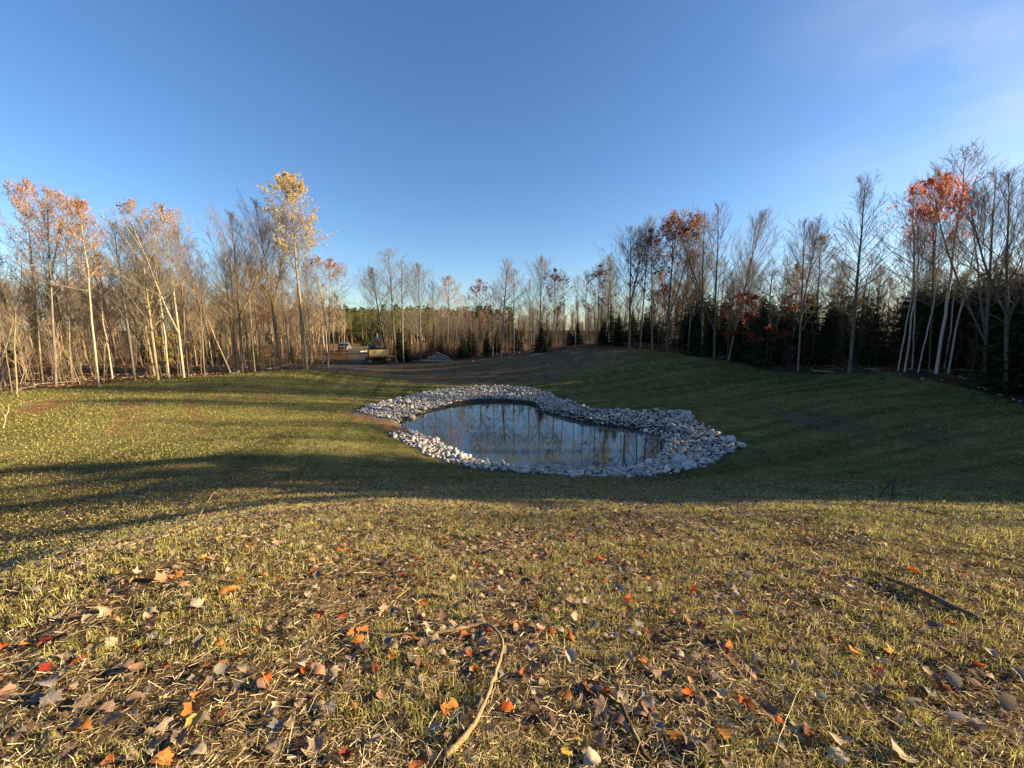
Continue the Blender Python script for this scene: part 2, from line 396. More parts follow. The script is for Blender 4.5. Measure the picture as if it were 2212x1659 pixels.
NEARSOIL = [gpoly(p) for p in ([(-30,1490),(150,1480),(330,1560),(300,1680),(-30,1680)], [(1030,1240),(1110,1235),(1120,1300),(1040,1300)], [(1700,1330),(1800,1340),(1900,1440),(1780,1420)])]
BARE = [gpoly(p) for p in ([(1650,888),(1760,885),(1890,915),(1880,945),(1780,935),(1690,912)], [(1950,925),(2060,930),(2050,962),(1970,955)],
   [(1560,960),(1620,958),(1630,985),(1540,990)], [(1000,1180),(1100,1175),(1120,1230),(1010,1240)])]
HILLSHADE = gpoly([(-40,1010),(300,1000),(700,1020),(1100,1040),(1500,1040),(2260,1020),(2260,1062),(1500,1058),(1000,1075),(700,1100),(300,1165),(-40,1230)])  # thin brown grass in the shade band, colour lifted to soften that shade
SUNGOLD = gpoly([(-20,850),(300,825),(600,812),(760,850),(760,920),(500,940),(-20,985)])  # dry-grass yellow that also paints sunlight into the left field

def zone_cols(X, Y):
    """base colour of the ground and how much grass grows there"""
    jx = (fbm(X/1.3, Y/1.3, 21)-.5)*2.2; jy = (fbm(X/1.3, Y/1.3, 22)-.5)*2.2
    r = np.hypot(X, Y); js = sstep(2, 14, r)
    x, y = X+jx*js, Y+jy*js
    g1 = fbm(X/4, Y/4, 31)[:, None]; g2 = fbm(X/.7, Y/.7, 33, 3)[:, None]
    green = np.array([.118, .125, .042]); straw = np.array([.27, .20, .105]); soil = np.array([.165, .100, .055])
    c = green*(1-g1*.55)+straw*(g1*.55)
    c = c*(.75+.5*g2)
    # grading streaks: along the slope on the right, straight down it on the left
    sr = fbm((X*.93+Y*.30)/11, (-X*.30+Y*.93)/.42, 61, 3); s_l = fbm((-X*.18+Y*.98)/12, (X*.98+Y*.18)/.55, 62, 3); wl = sstep(-3, -9, X)
    stq = sstep(.30, .70, sr*(1-wl)+s_l*wl)*sstep(9, 15, r); c = c*(1+(stq[:, None]-.5)*.55*sstep(9, 15, r)[:, None])
    near = sstep(9, 3.5, r)[:, None]; c = c*(1-near)+(soil*.6+straw*.12)*(.55+.9*g2)*near
    grow = np.ones(len(X))*(.75+.5*fbm(X/2.5, Y/2.5, 40))*(1+(stq-.5)*.9*sstep(9, 15, r))
    def blend(mask, colr, g):
        nonlocal c, grow
        c = c*(1-mask[:, None])+np.asarray(colr)*(.8+.4*g2)*mask[:, None]; grow = grow*(1-mask)+g*mask
    gd = sstep(2, -2, poly_sd(SUNGOLD, x, y)); blend(gd*.65, (.27, .225, .085), .95)
    hd = sstep(.8, -.8, poly_sd(HILLSHADE, x, y)); blend(hd*.75, (.205, .145, .080), .6)
    for p in STRIPS: blend(sstep(.5, -.25, poly_sd(p, X+jx*.06, Y+jy*.06)+.06)*.9, (.25, .145, .08), .18)
    for p in BARE: blend(sstep(.6, -.6, poly_sd(p, x, y))*.75, (.125, .095, .075), .2)
    for p in NEARSOIL: blend(sstep(.25, -.2, poly_sd(p, X+jx*.12, Y+jy*.12))*.8, (.17, .115, .07), .15)
    # old wheel lines across the right field
    for off, dirv in ((0, (.93, .36)), (1.6, (.93, .36)), (7, (.98, .18))):
        dd = np.abs((X-14)*dirv[1]-(Y-26-off)*dirv[0]+np.sin(X*.15)*.6); blend(sstep(.28, .05, dd)*(X > 4)*(X < 36)*(Y > 12)*.7, (.045, .045, .026), .3)
    ring = sstep(.7, -.1, poly_sd(OUTER, X+jx*.2, Y+jy*.2)); blend(ring, (.10, .082, .062), 0)
    gp = sstep(.5, -.3, poly_sd(GAP, X+jx*.3, Y+jy*.3)); blend(gp, (.27, .155, .085), .03)
    dw = poly_sd(WATER, X, Y); blend(sstep(.9, .25, dw), (.045, .038, .030), 0); blend(sstep(0, -.5, dw), (.03, .028, .02), 0)
    dm = sstep(1.6, -1.2, poly_sd(DIRT, x, y)); blend(dm*(.80+.2*(g2[:, 0] > .45)), (.19, .137, .092), .08)
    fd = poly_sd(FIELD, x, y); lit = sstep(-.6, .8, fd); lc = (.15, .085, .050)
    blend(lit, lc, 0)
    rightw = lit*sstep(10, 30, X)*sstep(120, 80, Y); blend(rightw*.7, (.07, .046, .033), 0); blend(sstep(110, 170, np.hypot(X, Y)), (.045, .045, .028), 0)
    cl = sstep(2, -2, poly_sd(CLEARING, x, y)); blend(cl, (.20, .125, .070), 0)
    rd = sstep(.7, -.7, poly_sd(ROAD, X+jx*.3, Y+jy*.3)); blend(rd*.95, (.16, .135, .115), 0)
    return c, grow, fd

# ground sheet: polar grid, fine near the viewer
ang = np.concatenate([np.linspace(-180, -66, 40, endpoint=False), np.linspace(-66, 66, 480, endpoint=False), np.linspace(66, 180, 40, endpoint=False)])
rad = np.concatenate([[0.02], np.geomspace(.35, 3.0, 60)[:-1], np.geomspace(3.0, 60, 190)[:-1], np.geomspace(60, 3500, 50)])
A_, R_ = np.meshgrid(np.radians(ang), rad)
GX = (R_*np.sin(A_)).ravel(); GY = (R_*np.cos(A_)).ravel(); GZ = height(GX, GY)
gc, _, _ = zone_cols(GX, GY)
na, nr = len(ang), len(rad); idx = np.arange(na*nr).reshape(nr, na)
Fq = np.stack([idx[:-1], np.roll(idx, -1, 1)[:-1], np.roll(idx, -1, 1)[1:], idx[1:]], -1).reshape(-1, 4)[:, ::-1]
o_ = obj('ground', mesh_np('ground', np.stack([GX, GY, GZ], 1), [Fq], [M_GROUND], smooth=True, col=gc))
tag(o_, 'rolling grassy clearing sloping down to the pond', kind='structure')

# water sheet, a little wider than the waterline so that the bank cuts it
wc = WATER.mean(0); W2 = wc+(WATER-wc)*1.03
wv = [(p[0], p[1], 0.0) for p in W2]
me = bpy.data.meshes.new('water'); me.from_pydata(wv, [], [tuple(range(len(wv)))[::-1]]); me.materials.append(M_WATER)
if me.polygons[0].normal.z < 0: me.flip_normals()
tag(obj('water', me), 'still dark pond water mirroring the bare trees', kind='structure')
# ------------------------------------------------------------------ trees
def unit(v): return v/(np.linalg.norm(v, axis=-1, keepdims=True)+1e-9)
def grow_branch(r, start, d, L, k, up=.12, jit=.10, droop=0):
    P = [start]; d = d/np.linalg.norm(d); st = L/(k-1)
    for i in range(k-1):
        d = d+np.array([0, 0, up-droop*i/k])+r.normal(0, jit, 3); d /= np.linalg.norm(d); P.append(P[-1]+d*st)
    return np.array(P)
def make_template(seed, H=15., r0=.15, cs=.4, spread=.22, nl=28, ns=8, nt=6, a_lo=58, a_hi=28, up=.07, fork=0, leaves=0, lsize=.10,
                  lbias=.0, birch=False, wob=.012, sub_len=.42, twig=.0048, shape='oval', leafrange=(0, 1), cz=.64, cw=None):
    """one tree: returns (trunk mesh, crown mesh); crown is twigs plus leaves"""
    r = np.random.default_rng(seed); TR = Acc(); CR = Acc()
    stems = []
    k = 12; t = np.linspace(0, 1, k)
    base = np.stack([np.cumsum(r.normal(0, wob*H/4, k))*t, np.cumsum(r.normal(0, wob*H/4, k))*t, t*H], 1); base -= base[0]
    stems.append((base, r0))
    for f in range(fork):
        fz = r.uniform(.16, .40); i0 = max(1, int(fz*k)); a = r.uniform(0, 6.28)
        st = base[i0].copy(); d = np.array([math.cos(a)*.42, math.sin(a)*.42, 1.]); L = H*(1-i0/(k-1))*r.uniform(.86, .98)
        stems.append((grow_branch(r, st, d, L, k, up=.05, jit=.025), r0*.66))
    limbs = []; subs = []; subr = []; limb_r = []
    for si, (sp, sr) in enumerate(stems):
        kk = len(sp); tt = np.linspace(0, 1, kk)
        rad_ = sr*(1-tt)**.85+.012; 
        rad_ = np.minimum(rad_, sr*.86); rad_[0] *= 1.25 if si == 0 else 1
        V, F = tubes(sp[None], rad_[None], 7); TR.add(V, F)
        n_l = nl if fork == 0 else int(nl/(1+fork*.75)); az = r.uniform(0, 6.28)
        c0 = cs if si == 0 else .18
        for j in range(n_l):
            f = c0+(0.985-c0)*(j+r.uniform(0, .8))/n_l; u = (f-c0)/(1-c0); az += 2.4+r.normal(0, .3)
            if shape == 'oval': prof = .55+.75*math.sin(math.pi*min(1, u*.8+.14))-.35*u
            elif shape == 'fan': prof = 1.15-.72*u
            else: prof = 1.05-.8*u
            L = spread*H*prof*r.uniform(.7, 1.2)*(1 if fork == 0 else .85)
            p = np.array([np.interp(f, tt, sp[:, q]) for q in range(3)])
            rr = max(.014, float(np.interp(f, tt, rad_))*.36)
            an = math.radians(a_lo+(a_hi-a_lo)*u+r.normal(0, 6)); d = np.array([math.cos(az)*math.sin(an), math.sin(az)*math.sin(an), math.cos(an)])
            if shape in ('oval', 'fan'):
                # limb reaches the rounded outline of the crown
                W_ = (cw or spread*.95)*H; Cc = np.array([0, 0, cz*H]); ax_c = np.array([W_, W_, (1.0-cz)*H]); o_ = (p-Cc-np.array([sp[-1, 0]*.6, sp[-1, 1]*.6, 0]))/ax_c; dv = unit(d+np.array([0, 0, .25]))/ax_c
                qa, qb, qc = dv@dv, 2*o_@dv, o_@o_-1; disc = qb*qb-4*qa*qc
                L = (-qb+math.sqrt(disc))/(2*qa) if disc > 0 else L
                L = min(max(L, .03*H), .5*H)*r.uniform(.72, 1.06)
            L = max(L, .04*H)
            B = grow_branch(r, p, d, L, 7, up=up, jit=.06); limbs.append(B); limb_r.append(np.linspace(rr, .008, 7))
            for q in range(ns):
                g = .18+.8*(q+r.uniform(0, .7))/ns; x = g*6; i0 = min(5, int(x)); pp = B[i0]+(B[i0+1]-B[i0])*(x-i0)
                ax = unit(B[i0+1]-B[i0]); side = np.cross(ax, r.normal(0, 1, 3)); side /= np.linalg.norm(side)+1e-9
                ca = math.radians(r.uniform(28, 48)); dd = ax*math.cos(ca)+side*math.sin(ca); dd[2] += .12
                SL = L*sub_len*(1.15-.6*g)*r.uniform(.7, 1.25); SL = max(SL, .35)
                subs.append(grow_branch(r, pp, dd, SL, 5, up=.09, jit=.10)); subr.append(np.linspace(max(.007, rr*.32), twig, 5))
    V, F = tubes(np.array(limbs), np.array(limb_r), 4); TR.add(V, F)
    subs = np.array(subs); subr = np.array(subr)
    V, F = tubes(subs, subr, 3); CR.add(V, F)
    # twigs off the sub-branches, all at once
    m = len(subs); gi = r.uniform(.15, 1, (m, nt))*4; i0 = np.minimum(gi.astype(int), 3); fr = (gi-i0)[..., None]
    mi = np.arange(m)[:, None]; p0 = subs[mi, i0]*(1-fr)+subs[mi, i0+1]*fr; ax = unit(subs[mi, i0+1]-subs[mi, i0])
    rnd = r.normal(0, 1, p0.shape); side = unit(np.cross(ax, rnd)); ca = np.radians(r.uniform(20, 50, (m, nt)))[..., None]
    d = unit(ax*np.cos(ca)+side*np.sin(ca)+np.array([0, 0, .12])); sl = np.linalg.norm(subs[:, -1]-subs[:, 0], axis=1)[:, None]
    TL = (np.clip(sl*.5, .22, .8)*r.uniform(.5, 1.2, (m, nt)))[..., None]
    mid = p0+d*TL*.5+r.normal(0, .03, p0.shape); end = p0+d*TL+np.array([0, 0, .06])*TL+r.normal(0, .03, p0.shape)
    tw = np.stack([p0, mid, end], 2).reshape(-1, 3, 3); tr_ = np.tile(np.array([twig, twig*.8, twig*.5]), (len(tw), 1))
    V, F = tubes(tw, tr_, 3); CR.add(V, F)
    if leaves:
        zf = tw[:, 2, 2]/H; ok = (zf >= leafrange[0]) & (zf <= leafrange[1])
        cl = fbm(tw[:, 2, 0]*.9, tw[:, 2, 2]*.9, seed, 2)+lbias*zf; 
        w = np.where(ok, np.clip(cl-.38, 0.02, 1)**1.5, 0); w /= w.sum()
        ii = r.choice(len(tw), leaves, p=w); fr = r.uniform(.2, 1.05, leaves)[:, None]
        c = tw[ii, 1]*(1-fr)+tw[ii, 2]*fr+r.normal(0, .05, (leaves, 3))
        a = unit(r.normal(0, 1, (leaves, 3))); bb = unit(np.cross(a, r.normal(0, 1, (leaves, 3)))); s = (lsize*r.uniform(.6, 1.3, leaves))[:, None]
        V = np.stack([c-a*s*.5, c+bb*s*.38, c+a*s*.55, c-bb*s*.38], 1).reshape(-1, 3); F = np.arange(leaves*4).reshape(-1, 4)
        CR.add(V, F, 1)
    bm_ = M_BIRCH if birch else M_BARK
    return TR.mesh('trunk', [bm_], True), CR.mesh('crown', [M_TWIG, M_TREELEAF]), H
def make_spruce(seed, H=8., w=.24, nw=26, nb=8, start=.03, dens=1.0, droop=.15):
    r = np.random.default_rng(seed); TR = Acc(); CR = Acc()
    k = 8; t = np.linspace(0, 1, k); sp = np.stack([t*0+r.normal(0, .02, k), t*0+r.normal(0, .02, k), t*H], 1)
    V, F = tubes(sp[None], (.012*H*(1-t)+.01)[None], 6); TR.add(V, F)
    quads = []
    for i in range(nw):
        f = start+(1-start)*(i/nw)**.92; f0 = f; L0 = w*H*(1-f)**.8*(1.0 if f > .1 else .8)+.12
        for j in range(nb):
            if r.random() > .95: continue
            f = min(.985, max(.02, f0+r.uniform(-1.1, 1.1)/nw)); z = f*H
            a = 6.283*j/nb+i*1.1+r.normal(0, .15); L = L0*r.uniform(.65, 1.2); 
            d = np.array([math.cos(a), math.sin(a), 0]); up = np.array([0, 0, 1.]); sd = np.cross(d, up)
            ns = int(5+L*7*dens)
            g = (np.arange(ns)+r.uniform(0, .6, ns))/ns*.98+.02
            base = np.array([0, 0, z])+d*(g*L)[:, None]+up*((-(droop+r.uniform(-.25, .3))*g+.10*g*g)*L)[:, None]
            for s_ in (-1, 1):
                q = L*(.34*(1-g)+.10); dirn = unit(d*.75+sd*s_*.85+r.normal(0, .12, (ns, 3))+up*(r.normal(-.25, .30, (ns, 1))))
                e = base+dirn*q[:, None]; wd = unit(np.cross(dirn, up)+r.normal(0, 1.1, (ns, 3)))*(.045+.04*L)*r.uniform(.6, 1.3, (ns, 1))
                mid = base*.45+e*.55
                quads.append(np.stack([base, mid+wd, e, mid-wd], 1))
            quads.append(np.stack([base, base+d*.25*L/ns*4+sd*.05, base+d*.3*L/ns*6, base+d*.25*L/ns*4-sd*.05], 1))
    Q = np.concatenate(quads); V = Q.reshape(-1, 3); F = np.arange(len(V)).reshape(-1, 4); CR.add(V, F)
    return TR.mesh('trunk', [M_BARK], True), CR.mesh('crown', [M_NEEDLE]), H
def make_pine(seed, H=13.):
    r = np.random.default_rng(seed); TR = Acc(); CR = Acc(); k = 6; t = np.linspace(0, 1, k)
    sp = np.stack([t*r.normal(0, .3), t*0, t*H], 1); V, F = tubes(sp[None], (.16*(1-t*.8))[None], 5); TR.add(V, F)
    cl = []
    for i in range(30):
        f = r.uniform(.30, 1); a = r.uniform(0, 6.28); L = H*.20*(1.15-f)**.6*r.uniform(.3, 1.1)
        cl.append((math.cos(a)*L, math.sin(a)*L, f*H*.97+r.uniform(-.2, .3)))
    cl = np.array(cl); m = 46; c = cl[:, None]+r.normal(0, 1, (len(cl), m, 3))*np.array([.62, .62, .34]); c = c.reshape(-1, 3)
    a = unit(r.normal(0, 1, c.shape)+[0, 0, .3]); bb = unit(np.cross(a, r.normal(0, 1, c.shape))); s = .34*r.uniform(.5, 1.2, (len(c), 1))
    V = np.stack([c-a*s*.5, c+bb*s*.22, c+a*s*.5, c-bb*s*.22], 1).reshape(-1, 3); CR.add(V, np.arange(len(V)).reshape(-1, 4))
    return TR.mesh('trunk', [M_BARK], True), CR.mesh('crown', [M_NEEDLE]), H

TPL = {}
def tp(key, *a, fn=make_template, **k): TPL.setdefault(key, []).append(fn(*a, **k))
tp('bare', 11, spread=.25, nl=32, ns=8, nt=6, cs=.38, r0=.125)
tp('bare', 12, spread=.23, nl=32, ns=8, nt=6, cs=.45, fork=1, r0=.125)
tp('bare', 13, spread=.27, nl=32, ns=8, nt=6, cs=.35, fork=2, r0=.13)
tp('slim', 21, r0=.085, spread=.17, nl=28, ns=7, nt=6, cs=.45, a_lo=50, a_hi=24, wob=.016)
tp('slim', 22, r0=.08, spread=.19, nl=26, ns=7, nt=6, cs=.38, a_lo=55, a_hi=26, wob=.024)
tp('slim', 23, r0=.09, spread=.18, nl=26, ns=7, nt=6, cs=.5, a_lo=48, a_hi=24, wob=.02)
tp('fan', 31, cz=.62, spread=.27, nl=44, ns=10, nt=8, cs=.24, a_lo=44, a_hi=22, up=.045, shape='fan', r0=.14)
tp('fan', 32, cz=.64, spread=.26, nl=44, ns=10, nt=8, cs=.26, a_lo=42, a_hi=22, up=.045, shape='fan', fork=1, r0=.14)
tp('spread', 36, spread=.32, nl=44, ns=10, nt=7, cs=.30, a_lo=62, a_hi=28, up=.07, shape='cone', r0=.16)
tp('birch', 41, r0=.08, spread=.16, nl=26, ns=8, nt=6, cs=.5, a_lo=50, a_hi=25, birch=True, wob=.04)
tp('birch', 42, r0=.085, spread=.18, nl=26, ns=8, nt=6, cs=.45, a_lo=55, a_hi=25, birch=True, wob=.035)
tp('leafy', 51, spread=.20, nl=32, ns=9, nt=8, cs=.42, leaves=3200, lsize=.105, lbias=.25, r0=.11)
tp('leafy', 52, spread=.19, nl=32, ns=9, nt=8, cs=.48, leaves=2800, lsize=.105, lbias=.3, fork=1, r0=.11)
tp('leafy', 53, spread=.15, nl=32, ns=9, nt=8, cs=.52, leaves=3600, lsize=.10, lbias=.3, r0=.095, wob=.02)
tp('rust', 56, cz=.72, spread=.25, nl=36, ns=9, nt=7, cs=.50, leaves=9000, lsize=.13, lbias=.22, fork=2, r0=.12, leafrange=(.45, 1))
tp('rust', 57, spread=.23, nl=32, ns=8, nt=7, cs=.35, leaves=4600, lsize=.135, lbias=.1, r0=.10)
tp('redmaple', 61, H=16, spread=.24, nl=36, ns=9, nt=7, cs=.52, cz=.70, leaves=10000, lsize=.13, lbias=.1, r0=.11, leafrange=(.48, .98))
tp('aspen', 66, H=20, spread=.155, nl=46, ns=9, nt=8, cs=.50, a_lo=68, a_hi=35, leaves=9500, lsize=.12, lbias=.40, r0=.15, birch=True, up=.08, wob=.010, leafrange=(.50, 1), shape='oval')
tp('sapling', 71, H=6, r0=.045, spread=.20, nl=14, ns=4, nt=3, cs=.2, a_lo=75, a_hi=40, wob=.02, twig=.005)
tp('sapling', 72, H=7, r0=.05, spread=.14, nl=14, ns=4, nt=3, cs=.3, a_lo=60, a_hi=30, wob=.02, twig=.005)
tp('leafsap', 75, H=6, r0=.04, spread=.22, nl=16, ns=5, nt=4, cs=.15, a_lo=75, a_hi=40, leaves=900, lsize=.13, twig=.005)
tp('spruce', 81, fn=make_spruce); tp('spruce', 82, fn=make_spruce, w=.20, nw=28); tp('spruce', 83, fn=make_spruce, w=.28, nw=22, nb=9, droop=.25)
tp('pine', 91, fn=make_pine); tp('pine', 92, fn=make_pine); tp('pine', 93, fn=make_pine)

LIT = (.25, .195, .125); TAN = (.20, .155, .105); GREY = (.18, .16, .145); DARK = (.12, .105, .092); WHITE = (.36, .315, .235)  # LIT is tan bark with the left wood's sunlight put into it
def tree(kind, loc, H, name, label, group=None, barkc=GREY, leafc=None, lean=(0, 0), var=None, rz=None, wide=1.0, cat='tree'):
    L = TPL[kind]; i = var if var is not None else random.randrange(len(L)); trm, crm, H0 = L[i % len(L)]
    s = H/H0; rz = random.uniform(0, 6.28) if rz is None else rz
    q = (Matrix.Rotation(math.atan(lean[0]), 4, 'Y') @ Matrix.Rotation(-math.atan(lean[1]), 4, 'X') @ Matrix.Rotation(rz, 4, 'Z'))
    e = empty(name, (loc[0], loc[1], loc[2]-.08), rot=q.to_euler(), scale=(s*wide, s*wide, s)); tag(e, label, cat, group)
    a = obj('trunk', trm, e); a.color = (*barkc, 1)
    b_ = obj('crown', crm, e); b_.color = (*(leafc or (.2, .1, .03)), 1)
    return e
def base_of(px, Y):
    z = 1.5
    for _ in range(4):
        dep = Y*CP-(z-EYE)*SP; x = (px-512)/FPX*dep; z = hz(x, Y)
    return np.array([x, Y, z]), dep
def ptree(kind, px, Y, top_py, name, label, top_px=None, **k):
    """a tree whose foot is at azimuth px and distance Y, and whose tip is as high as seen at top_py"""
    p, _ = base_of(px, Y); t = at_y(px, top_py, Y)
    H = t[2]-p[2]; lean = 0
    if top_px is not None:
        xt = at_y(top_px, top_py, Y)[0]; lean = (xt-p[0])/H
    return tree(kind, p, math.hypot(H, lean*H), name, label, lean=(lean, k.pop('leany', 0)), **k)

GL = 'trees of the sunlit left wood'; GR = 'trees of the shaded right wood'; GM = 'trees beyond the pond'
PINK = (.52, .30, .215); ORANGE = (.60, .32, .16); YEL = (.50, .34, .09); RUST = (.33, .155, .10); RED = (.66, .23, .12); PALE = (.52, .35, .24)
# left wood, front row
ptree('sapling', 16.7, 27.6, 305, 'bare_tree', 'young bare tree with sun-tinted yellow bark and level side branches at the left wood edge', 14, barkc=LIT, group=GL, wide=1.3)
ptree('slim', 12, 28.5, 300, 'bare_tree', 'thin bare tree leaning left behind the pale yellow young tree', -6, barkc=TAN, group=GL)
ptree('leafy', 42, 33, 179, 'leafy_tree', 'tall thick-trunked tree with a sparse pinkish orange top, second tallest of the left wood', 24, barkc=LIT, leafc=PINK, group=GL, var=1, wide=.85)
ptree('leafy', 56, 31, 188, 'leafy_tree', 'grey-trunked tree with sparse rosy leaves right of the thickest pink-topped tree', 46, barkc=GREY, leafc=PINK, group=GL, var=0, wide=.8)
ptree('leafy', 99, 30.5, 198, 'leafy_birch_tree', 'white-trunked tree with an orange-leaved crown at the left wood edge', 78, barkc=WHITE, leafc=ORANGE, group=GL, var=2, wide=.95)
ptree('slim', 72, 33, 235, 'bare_tree', 'thin bare tree between the rosy tree and the orange-crowned white tree', 62, barkc=TAN, group=GL)
ptree('birch', 112.6, 35, 222, 'birch_tree', 'slender birch right behind the orange-crowned tree', 92, barkc=WHITE, group=GL, var=0)
ptree('bare', 135, 33.5, 222, 'bare_tree', 'dark-trunked bare tree standing between the slender birch and the mottled trunk', 112, barkc=DARK, group=GL, var=0)
ptree('fan', 158, 34, 218, 'bare_tree', 'bare tree with a thick mottled trunk at the left wood edge', 138, barkc=LIT, group=GL, var=1)
ptree('birch', 169, 35, 214, 'birch_tree', 'slender birch just right of the mottled trunk', 154, barkc=WHITE, group=GL, var=1)
ptree('leafy', 184, 35.5, 205, 'leafy_tree', 'tree with a double-peaked pale leafy top, tallest in the middle of the left wood', 163, barkc=WHITE, leafc=PALE, group=GL, var=1)
ptree('slim', 188, 36, 225, 'bare_tree', 'thin straight bare tree close beside the double-peaked leafy tree', 176, barkc=TAN, group=GL)
ptree('slim', 205, 36, 290, 'crooked_sapling', 'short crooked sapling with a kinked stem before the two leaning trees', 198, barkc=LIT, group=GL, wide=1.2)
ptree('birch', 231.5, 37.5, 232, 'leaning_tree', 'pale bare tree leaning hard to the left, longest leaning trunk in the left wood', 166, barkc=LIT, group=GL, var=0)
ptree('slim', 222, 37.5, 262, 'leaning_tree', 'thin pale tree leaning left below the longest leaning trunk', 184, barkc=LIT, group=GL, var=0)
ptree('fan', 243, 38.5, 212, 'bare_tree', 'big bare tree with a thick grey forked trunk and a wide crown', 232, barkc=TAN, group=GL, var=1, wide=1.1)
ptree('slim', 255, 38.5, 250, 'bare_tree', 'thin tan bare tree just right of the thick grey forked trunk', 244, barkc=LIT, group=GL)
ptree('slim', 262, 39.5, 262, 'bare_tree', 'thin crooked bare tree between the forked trunk and the tall dark-topped tree', 252, barkc=TAN, group=GL, var=1)
ptree('fan', 281, 40, 200, 'bare_tree', 'tall dark-topped bare tree left of the yellow-leaved aspen', 256, barkc=TAN, group=GL, var=1, wide=.8)
ptree('slim', 290, 40.5, 270, 'bare_tree', 'thin pale bare tree just left of the yellow-leaved aspen', 282, barkc=LIT, group=GL)
e = ptree('aspen', 307, 40, 173, 'aspen_tree', 'tall slender aspen with golden yellow leaves, the highest tree of the left wood', 289, barkc=LIT, leafc=(.60, .45, .19), group=GL, rz=.5)
ptree('birch', 303.5, 40.5, 212, 'birch_tree', 'bare pale stem standing close against the golden aspen', 292, barkc=LIT, group=GL, var=0)
ptree('leafy', 328, 44, 259, 'leafy_tree', 'small twin-stemmed tree with pinkish leaves by the track, last of the left wood', 331, barkc=WHITE, leafc=(.42, .20, .09), group=GL, var=1, wide=1.3)
ptree('slim', 323, 45, 285, 'bare_tree', 'thin pale stem beside the pinkish twin-stemmed tree by the track', 321, barkc=LIT, group=GL)
ptree('fan', 287, 54, 259, 'bare_tree', 'round-crowned bare tree behind the golden aspen', barkc=TAN, group=GL)
ptree('rust', 261, 50, 262, 'rust_leafed_tree', 'rust-leaved tree showing behind the tall dark-topped bare tree', barkc=TAN, leafc=(.33, .12, .05), group=GL, var=1, wide=1.2)
ptree('fan', 312, 56, 262, 'bare_tree', 'round-crowned bare tree right behind the golden aspen trunk', barkc=TAN, group=GL)
# deeper left wood
rl = random.Random(3)
MARKS = [(5, 'the pale yellow young tree'), (40, 'the thick pink-topped tree'), (72, 'the rosy-leaved tree'), (99, 'the orange-crowned tree'), (120, 'the slender birch'), (150, 'the mottled trunk'), (180, 'the double-peaked leafy tree'), (215, 'the longest leaning trunk'),
 (243, 'the thick forked trunk'), (275, 'the tall dark-topped tree'), (307, 'the golden aspen'), (328, 'the pinkish twin-stemmed tree'), (385, 'the excavator'), (420, 'the brush pile'), (450, 'the log pile'), (480, 'the rusty round-topped tree'), (507, 'the twisted-top tree'), (540, 'the oval-crowned tree'),
 (575, 'the left foot of the dirt mound'), (600, 'the sparse rusty tree on the mound'), (630, 'the wide fan crown on the mound'), (668, 'the big rusty crown'), (708, 'the tall bare pair'), (745, 'the crooked leaning tree'), (798, 'the dense oval crown'), (849, 'the great pointed crown'), (898, 'the first leaning birches'),
 (925, 'the orange red maple'), (950, 'the tallest white birch'), (985, 'the wide crown beside the birches'), (1010, 'the dark forked tree at the right edge')]
def behind(px): return min(MARKS, key=lambda m: abs(m[0]-px))[1]
BN = {(.25, .195, .125): 'sun-tinted', (.20, .155, .105): 'tan-barked', (.18, .16, .145): 'grey-barked', (.12, .105, .092): 'dark-barked'}
def yline(px):
    xs = [-140, 0, 93, 139, 222, 305, 330]; ys = [24, 28, 31, 34, 37, 40, 46]
    return float(np.interp(px, xs, ys))
for i in range(96):
    px = rl.uniform(-70, 322); off = 1.5+36*rl.random()**1.3; Y = yline(px)+off; x = (px-512)/FPX*Y
    kind = rl.choice(['slim', 'slim', 'bare', 'bare', 'birch', 'slim', 'leafy', 'fan']); H = rl.uniform(8.5, 12.5)
    lc = rl.choice([PINK, ORANGE, YEL, PALE])
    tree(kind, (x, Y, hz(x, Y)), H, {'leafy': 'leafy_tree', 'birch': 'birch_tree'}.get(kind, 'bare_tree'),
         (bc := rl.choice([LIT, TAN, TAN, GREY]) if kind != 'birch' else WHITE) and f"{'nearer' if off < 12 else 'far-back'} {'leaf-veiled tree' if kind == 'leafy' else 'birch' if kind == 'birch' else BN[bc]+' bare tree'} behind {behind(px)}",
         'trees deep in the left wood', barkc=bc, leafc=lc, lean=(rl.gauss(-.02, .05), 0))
# beyond the pond
ptree('fan', 388, 58, 268, 'bare_tree', 'bare tree with limbs spreading left over the yellow excavator', 371, barkc=DARK, group=GM, var=0, wide=1.25)
ptree('slim', 396, 57, 249, 'bare_tree', 'tall narrow bare tree just right of the excavator, highest beyond the pond', 389, barkc=DARK, group=GM, wide=1.55)
ptree('slim', 403.5, 58, 262, 'bare_tree', 'narrow bare tree between the tallest one and the round-crowned one', 400, barkc=GREY, group=GM, wide=1.55)
ptree('fan', 421, 60, 264, 'bare_tree', 'round-crowned bare tree over the brush pile', 419, barkc=GREY, group=GM, var=0, wide=1.05)
ptree('leafy', 447, 62, 276, 'leafy_tree', 'bare tree with a faint pinkish haze of leaves right of the round-crowned one', 449, barkc=GREY, leafc=PINK, group=GM, var=0, wide=1.2)
ptree('slim', 434, 62, 282, 'bare_tree', 'thin bare tree behind the brush pile', barkc=GREY, group=GM, wide=1.3)
ptree('rust', 480, 56, 279, 'rust_leafed_tree', 'small tree with a rusty brown round top beyond the pond', 479, barkc=DARK, leafc=RUST, group=GM, var=1)
ptree('spread', 501, 54, 262, 'bare_tree', 'bare tree with a pale twisted top beyond the pond', 507, barkc=GREY, group=GM, wide=1.3)
ptree('slim', 514, 54, 269, 'bare_tree', 'thin bare tree right of the twisted-top tree', barkc=GREY, group=GM, wide=1.5)
ptree('slim', 493, 55, 285, 'bare_tree', 'low thin bare tree between the rusty and the twisted-top trees', barkc=GREY, group=GM, wide=1.3)
